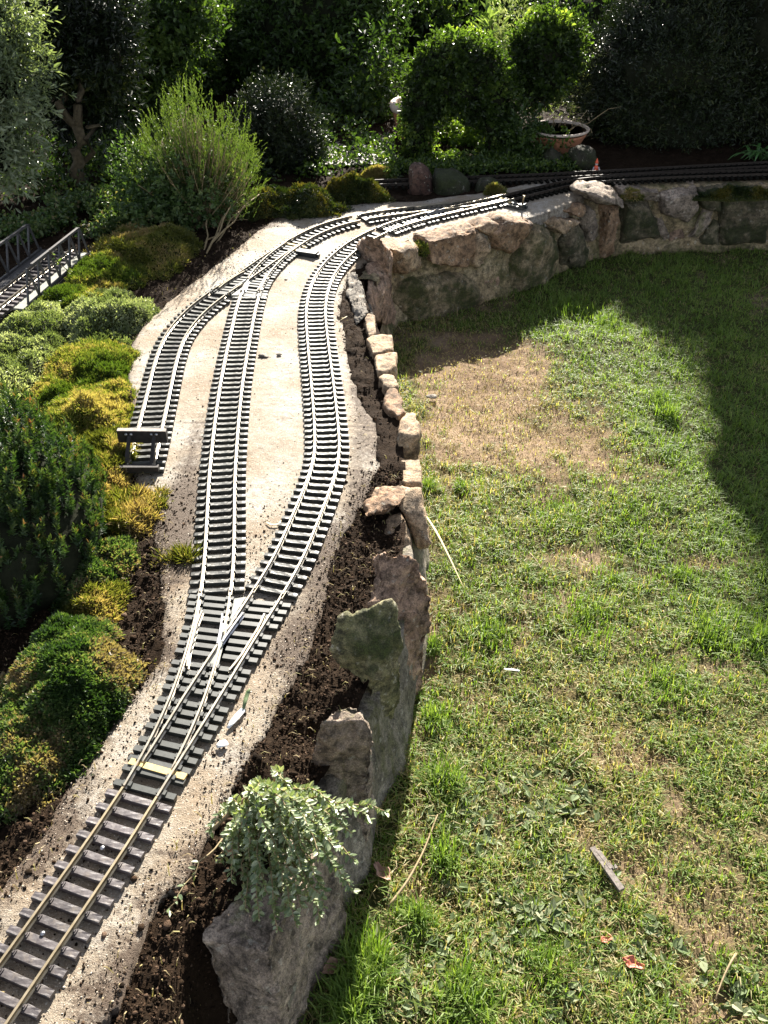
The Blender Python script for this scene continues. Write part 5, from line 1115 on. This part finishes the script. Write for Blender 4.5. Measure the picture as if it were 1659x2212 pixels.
# ------------------------------------------------------------------ truss bridge
br = thing('bridge', "grey model truss bridge with railings crossing the pit at the left", 'bridge', P(110, 610, 0))
a, b_ = P(62, 662, .0), P(196, 548, .0); d = unit(b_ - a); n_ = np.array([-d[1], d[0], 0]); Lb = np.linalg.norm(b_ - a)
a = a - d * .16; Lb += .16; W_ = .150; zt = .0
def side(off_, nm):
    o = a + n_ * off_; mb = MB(); mb.bar(o + d * .16 + [0, 0, zt + .004], o + d * Lb + [0, 0, zt + .004], .006, .007); mb.bar(o + d * .16 + [0, 0, zt - .010], o + d * Lb + [0, 0, zt - .010], .006, .006)
    up = np.array([0, 0, .088]); mb.bar(o + d * .215 + up, o + d * (Lb - .045) + up, .007, .006)
    k = 6; xs_ = np.linspace(.16, Lb - .01, k + 1)
    for i in range(k):
        m_ = (xs_[i] + xs_[i + 1]) / 2
        mb.bar(o + d * xs_[i] + [0, 0, .006], o + d * m_ + up, .0045, .0045); mb.bar(o + d * m_ + up, o + d * xs_[i + 1] + [0, 0, .006], .0045, .0045)
    mb.build('truss', M['bridge'], br)
side(0, 0); side(W_, 1)
for off_ in (.022, W_ - .022):
    mb = MB(); mb.bar(a + n_ * off_ + d * .14 + [0, 0, zt - .001], a + n_ * off_ + d * Lb + [0, 0, zt - .001], .036, .006); mb.build('walkway', M['deck'] if off_ < .05 else M['bridge'], br)
mb = MB(); mb.box(a + n_ * W_ / 2 + d * Lb / 2 + [0, 0, zt - .014], d * Lb / 2, n_ * .030, (0, 0, .003)); mb.build('girder', M['dark_wood'], br)
cb = np.array([(a + n_ * W_ / 2)[:2], (a + n_ * W_ / 2 + d * Lb)[:2], (a + n_ * W_ / 2 + d * (Lb + .25))[:2]])
cbr = cat_curve(cb, .01)
bt = track("weathered track carried across the truss bridge", cbr, .01, Lb - .005, .024, 'brown', join=False)
b = MB(); q = [P(150, 588, .0) , P(128, 568, .05), P(116, 552, .075), P(106, 540, .095)]; sp = thing('sapling', "thin yellow-green seedling growing through the bridge railing", 'seedling', q[0]); b.tube(cat_curve(q, .006, .008), .0012, 5); b.build('stem', M['bark'], sp, True)
nq = 12; f = rng.random(nq); pq = cat_curve(q, .006, .008); C = pq[(f * (len(pq) - 1)).astype(int)]; leaves('foliage', C, rand_unit(nq) + [0, 0, .5], rand_unit(nq), .014, .006, M['sage_leaf'], sp)

# ------------------------------------------------------------------ planting behind the tracks
def bl(L, Y, sy=None):                 # blobs surveyed as (u, v, ru, rv[, Y]) at a depth
    out = []
    for q in L:
        yy = q[4] if len(q) > 4 else Y; c = PY(q[0], q[1], yy); k = mpp(q[0], q[1], yy); rx, rz = q[2] * k, q[3] * k / .93
        out.append((c, (rx, (rx + rz) / 2 * (sy or 1.), rz)))
    return out
def gb(u, Y): p = PY(u, 400, Y); return np.array([p[0], Y, -.02])
# clipped arch and ball
Ya = 3.58
arch = bl([(903, 330, 26, 44), (903, 270, 30, 40), (912, 215, 36, 44), (935, 165, 42, 46), (968, 132, 46, 44), (1005, 128, 46, 44), (1040, 158, 42, 46), (1066, 205, 36, 46), (1074, 262, 32, 42), (1072, 322, 28, 42), (985, 190, 62, 46), (945, 215, 34, 36), (1035, 215, 36, 40)], Ya, .9)
shrub('clipped_arch', "clipped evergreen shrub grown as a thick arch behind the far points", 'shrub', arch, M['arch_leaf'], 3200, 12, .012, .0075, .035, gb(985, Ya), .62, .28, 16, 401, .35, .55, [(wob(gb(930, Ya + .03), PY(925, 250, Ya)), .009, .006), (wob(gb(1068, Ya), PY(1070, 250, Ya)), .007, .005)], core_scale=.86)
Yb = 3.72
shrub('clipped_ball', "clipped rounded bush on a thin stem, right of the arch", 'shrub', bl([(1175, 105, 58, 56), (1142, 130, 36, 46), (1195, 148, 46, 50), (1226, 100, 32, 44), (1160, 185, 44, 36), (1190, 60, 40, 28)], Yb, .9), M['arch_leaf'], 1700, 12, .012, .0075, .04, gb(1130, Yb), .6, .3, 16, 402, .4, .5, [(wob(gb(1130, Yb), PY(1140, 200, Yb)), .009, .006)], core_scale=.84)
shrub('shrub', "low glossy bush filling the opening of the clipped arch", 'shrub', bl([(985, 300, 52, 40), (960, 335, 44, 22), (1020, 335, 50, 22)], 3.80), M['sage_small'], 700, 12, .013, .009, .05, gb(985, 3.72), .35, .3, 16, 403, .5, .2, core_mat=None)
shrub('shrub', "loose sparkling bush between the ball-headed bush and the cracked bowl", 'shrub', bl([(1115, 290, 40, 48), (1150, 320, 60, 28), (1100, 345, 60, 16)], 3.55), M['box_leaf'], 560, 11, .012, .008, .05, gb(1120, 3.55), .3, .4, 16, 404, .5, .1, core_mat=None)
shrub('shrub', "thin grey-green shrub rising behind the cracked terracotta bowl", 'shrub', bl([(1222, 205, 44, 62), (1255, 160, 34, 56), (1105, 120, 30, 90)], 3.95), M['silver_leaf'], 420, 12, .016, .004, .08, gb(1225, 3.9), .1, .3, 12, 405, .9, .0, core_mat=None)
# broad-leaved plant
sg = thing('broad_leaved_plant', "pale green plant with long soft leaves above the arch", 'plant', gb(1065, 4.0)); C, U, Nn = [], [], []
for (u, v, h) in ((1045, 70, 0), (1062, 45, 0), (1080, 60, 0), (1035, 95, 0), (1070, 90, 0), (1100, 85, 0), (1055, 25, 0)):
    q = PY(u, v, 4.0)
    for k in range(13):
        az = rng.random() * 6.283; C.append(q + [0, 0, -.07 + .07 * rng.random()]); U.append([math.cos(az) * .8, math.sin(az) * .8, .6 + .6 * rng.random()]); Nn.append([-math.cos(az) * .5, -math.sin(az) * .5, 1])
leaves('foliage', np.array(C), np.array(U), np.array(Nn), .05 + .03 * rng.random(len(C)), .015, M['sage_leaf'], sg)
b = MB()
for (u, v) in ((1045, 70), (1062, 45), (1080, 60), (1035, 95), (1100, 85)): b.tube(wob(gb(1065 + (u - 1065) * .3, 4.0), PY(u, v, 4.0)), np.linspace(.006, .003, 6), 6)
b.build('stem', M['bark'], sg, True)
# conifers at the right
def conifer(name, label, cx, Y, prof, n, mat, seed, per=12, L=.013, W=.0042, sy=.75, group='tall dark evergreens', open_=.0, cs=.92):
    zs = [p_[0] for p_ in prof]; blobs = []
    z = prof[0][0]
    while z < prof[-1][0]:
        r = np.interp(z, zs, [p_[1] for p_ in prof]); xo = np.interp(z, zs, [p_[2] for p_ in prof]) if len(prof[0]) > 2 else 0
        h = max(.10, r * .55); blobs.append((np.array([cx + xo, Y, z + h * .4]), (r, r * sy, h))); z += h * .75
    return shrub(name, label, 'tree', blobs, mat, n, per, L, W, .09, np.array([cx, Y, -.03]), .66, .30, 5.5, seed, .5, .6, [(wob((cx, Y, -.05), (cx, Y, prof[-1][0] * .9), 8, .012), .035, .008)], group, 'crown_core', cs)
conifer('evergreen_tree', "dense dark evergreen to the right of the clipped bushes, bare twigs low down", 1.12, 3.92, [(.0, .34), (.16, .35), (.28, .27), (.38, .17), (.46, .08), (.52, .02)], 9000, M['conifer_leaf'], 411)
conifer('evergreen_tree', "tallest black-green evergreen at the right edge of the photo", 1.72, 4.02, [(.0, .50), (.3, .60), (.55, .62), (.94, .60), (1.29, .52), (1.44, .48), (1.9, .34), (2.4, .05)], 20000, M['conifer_leaf'], 412)
# left and centre trees
conifer('evergreen_tree', "wide dark evergreen in the middle of the background", -.30, 4.70, [(-.02, .28), (.15, .36), (.32, .34), (.45, .22), (.55, .05)], 5200, M['hedge_leaf'], 413, 11, .020, .009)
conifer('evergreen_tree', "narrow dark evergreen left of the wide one", -.95, 4.55, [(-.02, .16), (.2, .20), (.38, .17), (.5, .1), (.6, .03)], 2600, M['hedge_leaf'], 414, 11, .020, .009)
shrub('evergreen_tree', "dark tree on a forked bare trunk at the upper left", 'tree', bl([(165, 90, 85, 95), (115, 130, 60, 110), (225, 130, 60, 90), (170, 215, 80, 60), (100, 40, 60, 60), (220, 30, 70, 60)], 3.35, .8), M['conifer_leaf'], 2600, 11, .018, .006, .07, gb(172, 3.2), .5, .4, 8, 415, .3, .45, [(wob(gb(182, 3.2), PY(165, 270, 3.2)), .024, .018), (wob(PY(165, 270, 3.2), PY(120, 160, 3.3)), .016, .008), (wob(PY(168, 275, 3.2), PY(170, 120, 3.3)), .017, .008), (wob(PY(180, 350, 3.2), PY(215, 270, 3.25)), .010, .005)], 'tall dark evergreens')
shrub('shrub', "glossy shrub full of bright leaf glints in the top left corner", 'shrub', bl([(-10, 60, 60, 90), (10, 160, 52, 80), (-15, 260, 60, 70), (0, 340, 34, 50)], 2.95, .8), M['white_leaf'], 1100, 13, .019, .006, .09, gb(-10, 2.95), .35, .4, 9, 416, .2, .3, [(wob(gb(-20, 2.95), PY(-10, 150, 2.95)), .016, .008)])
shrub('shrub', "leafy dark shrub between the forked tree and the bright broom", 'shrub', bl([(330, 60, 60, 70), (290, 160, 50, 80), (380, 90, 50, 60), (400, 30, 60, 50), (300, 260, 40, 60)], 4.0, .8), M['hedge_leaf'], 1500, 12, .018, .009, .07, gb(330, 4.0), .3, .5, 9, 417, .4, .2)
shrub('shrub', "dark fine-leaved bush right of the bright broom", 'shrub', bl([(600, 265, 72, 74), (560, 310, 56, 66), (640, 320, 50, 60), (610, 350, 80, 50)], 3.45, .9), M['conifer_leaf'], 2000, 12, .012, .005, .05, gb(600, 3.45), .5, .35, 14, 418, .5, .5)
# overhanging sprays of the middle tree
shrub('shrub', "low sprays of bright leaves hanging over the path at the back", 'shrub', bl([(760, 265, 60, 44), (800, 220, 40, 60), (715, 290, 46, 36), (810, 150, 36, 60)], 4.15, .8), M['hedge_leaf'], 420, 14, .022, .011, .12, gb(760, 4.15), .2, .5, 10, 419, -.1, .0, core_mat=None)
# bright green broom with fine upright stems
bc = PY(438, 478, 2.88); bm_ = thing('broom_shrub', "bright green broom-like shrub with fine upright stems, backlit", 'shrub', (bc[0], bc[1], -.02)); sb = MB(); C, U, Nn, Rr = [], [], [], []
tips = []
for k in range(400):
    u = rng.uniform(268, 562); vt = 178 + 130 * (abs(u - 415) / 150) ** 2.0 + 190 * rng.random() ** 1.1 + 40 * math.sin(u * .045) * rng.random(); tips.append((u, vt))
for u, v in tips:
    Yt = 2.92 + rng.normal() * .09; e = PY(u, v, Yt); a = np.array([bc[0] + rng.normal() * .022, bc[1] + rng.normal() * .02, -.02]); md = a + (e - a) * .55; md[0] = a[0] + (e[0] - a[0]) * (.62 + .15 * rng.random()); md[2] += .0
    s = np.linspace(0, 1, 10)[:, None]; pth = (1 - s) ** 2 * a + 2 * s * (1 - s) * md + s * s * e; pth[1:-1] += rng.normal(size=(8, 3)) * .002
    sb.tube(pth[:8], np.linspace(.0022, .0009, 8), 4)
    up_ = unit(pth[9] - pth[7])
    for j in range(8):                  # fine side shoots, all upright
        f = .28 + .72 * rng.random() ** .8; i0 = int(f * 9); q = pth[min(9, i0)]; d = unit(up_ * .7 + np.array([0, 0, .75]) + rng.normal(size=3) * .36); ln = .028 + .05 * rng.random() ** 1.5
        m = 13
        for t_i in range(m):
            C.append(q + d * ln * t_i / m); U.append(d * 1.0 + rng.normal(size=3) * .38); Nn.append(rng.normal(size=3)); Rr.append(np.clip(.25 + .5 * t_i / m + .3 * rng.random(), 0, 1))
sb.build('stems', M['twig'], bm_, True)
leaves('foliage', np.array(C), np.array(U), np.array(Nn), .0085, .0023, M['broom_leaf'], bm_, np.array(Rr), .1, .05)
b = MB()
for u0, v0, u1, v1 in ((440, 545, 505, 430), (450, 540, 530, 445), (430, 545, 470, 440), (436, 540, 560, 420), (446, 548, 520, 400)): b.tube(wob(P(u0, v0, -.01), PY(u1, v1, 2.9), 7, .006), np.linspace(.0032, .0014, 7), 5)
b.build('bare_stems', M['twig'], bm_, True)
# mossy bank behind the points, ground cover
cush_px('moss_cushion', "dark moss bank left of the far points, in shade", 'moss', 625, 432, 150, 44, .085, M['dark_moss'], 9000, .010, .0032, seed=221, group='mossy banks behind the tracks')
cush_px('moss_cushion', "rounded mossy hump beside the second track's left end", 'moss', 752, 410, 104, 30, .075, M['dark_moss'], 8000, .010, .0032, seed=222, group='mossy banks behind the tracks', pat=.15)
cush_px('moss_cushion', "sunlit yellow moss at the edge of the back path", 'moss', 802, 366, 44, 16, .05, M['lime_moss'], 6650, 0.0115, 0.0020, seed=223, group='mossy banks behind the tracks', pat=.2)
cush_px('moss_cushion', "small yellow moss pad on the low rock beyond the points", 'moss', 1070, 398, 24, 10, .035, M['gold_moss'], 2280, 0.0115, 0.0020, z=.02, seed=224, group='mossy banks behind the tracks')
cush_px('moss_cushion', "mossy cap hanging over the shaded end of the wall", 'moss', 1600, 400, 90, 12, .03, M['dark_moss'], 3500, .010, .003, seed=225, group='mossy banks behind the tracks')
cush_px('moss_cushion', "yellowish moss pad on the wall top beside the corner boulder", 'moss', 1368, 404, 22, 8, .02, M['gold_moss'], 1330, 0.0103, 0.0020, seed=226, group='mossy banks behind the tracks')
def ground_cover(name, label, poly, n, mat, L, W, h, Z=-.01, seed=0):
    q = g2(poly, Z); x = rng.uniform(q[:, 0].min(), q[:, 0].max(), n * 3); y = rng.uniform(q[:, 1].min(), q[:, 1].max(), n * 3); ok = sdf(x, y, q)[0] < 0; x, y = x[ok][:n], y[ok][:n]; m = len(x)
    den = fbm2(x, y, 12, 3, seed); ok = den > .42; x, y = x[ok], y[ok]; m = len(x)
    C = np.stack([x, y, Z + h * rng.random(m) * (.5 + fbm2(x, y, 9, 2, seed))], 1); U = rand_unit(m) + [0, 0, .4]
    leaves(name, C, U, rand_unit(m) + np.array([0, 0, .8]), L * (.6 + .8 * rng.random(m)), W, mat, None, rng.random(m), .12, .15, 'stuff')["label"] = label
ground_cover('ground_ivy', "glossy ground cover under the forked tree and above the bridge", [(-60, 540), (60, 470), (180, 430), (300, 440), (420, 460), (400, 500), (300, 480), (220, 520), (150, 520)], 9000, M['thyme_leaf'], .014, .009, .05, seed=1)
ground_cover('ground_ivy', "low glossy ground cover between the arch and the second track", [(830, 392), (840, 352), (1000, 340), (1240, 345), (1250, 372), (1000, 382)], 8000, M['box_leaf'], .013, .008, .03, seed=2)
ground_cover('ground_ivy', "dim leafy undergrowth along the back of the garden", [(-300, 470), (-100, 250), (600, 330), (700, 260), (860, 320), (840, 380), (560, 400), (430, 440), (200, 430)], 16000, M['hedge_leaf'], .018, .010, .07, seed=3)
# strap-leaved plant at the right
sl = thing('strap_leaved_plant', "clump of arching strap leaves behind the shaded wall at the right edge", 'plant', gb(1640, 3.55)); o = gb(1640, 3.55)
for k in range(26):
    az = rng.random() * 6.283; L_ = .10 + .08 * rng.random(); s = np.linspace(0, 1, 8)[:, None]; dr = np.array([math.cos(az), math.sin(az) * .7, 0]); pth = o + rng.normal(size=3) * [.03, .02, 0] + dr * L_ * s * .9 + np.array([0, 0, 1]) * (L_ * .9 * s - L_ * .75 * s ** 2.2); st_ = strip('leaf', None, None, pth, np.array([.006, .011, .012, .012, .011, .009, .006, .001]), M['strap_leaf_solid'] if 'strap_leaf_solid' in M else M.setdefault('strap_leaf_solid', plain('strap_leaf_green', (.03, .09, .02), (.08, .17, .045), 60, .3, .5, 0, .1, .0005)))
    st_.parent = sl; st_.location = np.array(st_.location) - np.array(sl.location)
# terracotta pots and the little red figure
p1 = PY(893, 222, 3.85); zt = p1[2]
pot = thing('terracotta_pot', "tall terracotta pot with a pale thick rim half hidden by the arch", 'plant pot', (p1[0], p1[1], -.02))
b = MB(); b.lathe((p1[0], p1[1], 0), [(.055, -.03), (.060, .0), (.078, zt - .035), (.080, zt - .02), (.068, zt - .02), (.06, zt - .05), (.0, zt - .05)], 36); b.build('body', M['terracotta'], pot, True)
b = MB(); b.lathe((p1[0], p1[1], zt), [(.078, -.030), (.086, -.026), (.090, -.012), (.088, .004), (.078, .010), (.070, .004), (.068, -.02)], 40); b.build('rim', M['pot_rim'], pot, True)
p2 = PY(1207, 277, 3.62); zt = p2[2]
bw = thing('terracotta_bowl', "wide weathered terracotta bowl holding dry twigs, right of the clipped bushes", 'plant pot', (p2[0], p2[1], -.02)); R = 66 * mpp(1207, 277, 3.62)
b = MB(); b.lathe((p2[0], p2[1], 0), [(R * .55, -.03), (R * .62, .0), (R * .90, zt - .02), (R * .93, zt - .012), (R * .84, zt - .012), (R * .78, zt - .03), (0, zt - .034)], 40); b.build('body', M['terracotta'], bw, True)
b = MB(); b.lathe((p2[0], p2[1], zt), [(R * .95, -.006), (R * 1.0, -.003), (R * 1.0, .002), (R * .95, .004), (R * .91, .0), (R * .91, -.006)], 44); b.build('rim', M['pot_rim'], bw, True)
tw = MB()
for k in range(12): a = np.array([p2[0] + rng.normal() * R * .4, p2[1] + rng.normal() * R * .3, zt - .02]); tw.tube(wob(a, a + [rng.normal() * .06, rng.normal() * .04, .02 + .08 * rng.random()], 6, .008), np.linspace(.0022, .0009, 6), 5)
tag(tw.build('dry_twigs', M['twig'], None, True, origin=(p2[0], p2[1], zt - .02)), "bundle of dry twigs lying in the weathered bowl", 'twigs')
f0 = PY(1287, 368, 3.36); f0[2] = -.008; fg = thing('figurine', "tiny red-coated garden figurine beside the second track", 'figurine', f0)
b = MB(); b.lathe(f0, [(.0085, 0), (.0090, .006), (.0078, .016), (.0070, .024), (.0040, .029)], 16); b.build('coat', M['red'], fg, True)
b = MB(); b.lathe(f0 + [0, 0, .028], [(.0020, 0), (.0048, .003), (.0055, .007), (.0044, .011)], 14); b.build('head', M['skin'], fg, True)
b = MB(); b.lathe(f0 + [0, 0, .036], [(.0060, 0), (.0052, .004), (.0030, .011), (.0008, .017)], 14); b.build('hat', M['red'], fg, True)
for s in (-1, 1):
    b = MB(); b.tube([f0 + [s * .007, -.001, .023], f0 + [s * .0115, -.004, .015], f0 + [s * .010, -.008, .009]], [.0028, .0026, .0022], 8); b.build('arm', M['grey_paint'], fg, True)
# dark hedge closing the garden
shrub('shrub', "dark leafy shrub filling the gap above the broom", 'shrub', bl([(500, 150, 60, 60), (460, 60, 50, 70), (520, 60, 50, 60)], 4.9), M['hedge_leaf'], 800, 12, .022, .010, .08, gb(490, 4.9), .4, .4, 8, 450, .3, .3)
hb = [(np.array([x_, 6.4 + .3 * math.sin(x_ * 2.1), .10 + .08 * math.sin(x_ * 3.3)]), (.75, .5, .45)) for x_ in np.arange(-4.2, 4.6, .75)]
shrub('hedge', "tall dark hedge closing the back of the garden", 'hedge', hb, M['hedge_leaf'], 5200, 10, .045, .022, .16, np.array([0, 6.4, -.03]), .6, .35, 3., 431, .3, .5, core_scale=.85)
for k, (x_, y_, r_, lab) in enumerate(((-2.1, 5.3, .5, "dark background shrub behind the forked tree"), (-.05, 5.6, .36, "dark background shrub behind the wide evergreen"), (.95, 5.3, .42, "dark background shrub above the ball-headed bush"), (-1.45, 5.5, .42, "dark background shrub behind the narrow evergreen"))):
    shrub('shrub', lab, 'shrub', [(np.array([x_, y_, .12]), (r_, r_ * .7, .30)), (np.array([x_ + .2, y_ + .1, .10]), (r_ * .8, r_ * .6, .3))], M['hedge_leaf'], 900, 11, .03, .014, .1, np.array([x_, y_, -.03]), .5, .4, 5., 440 + k, .3, .4)
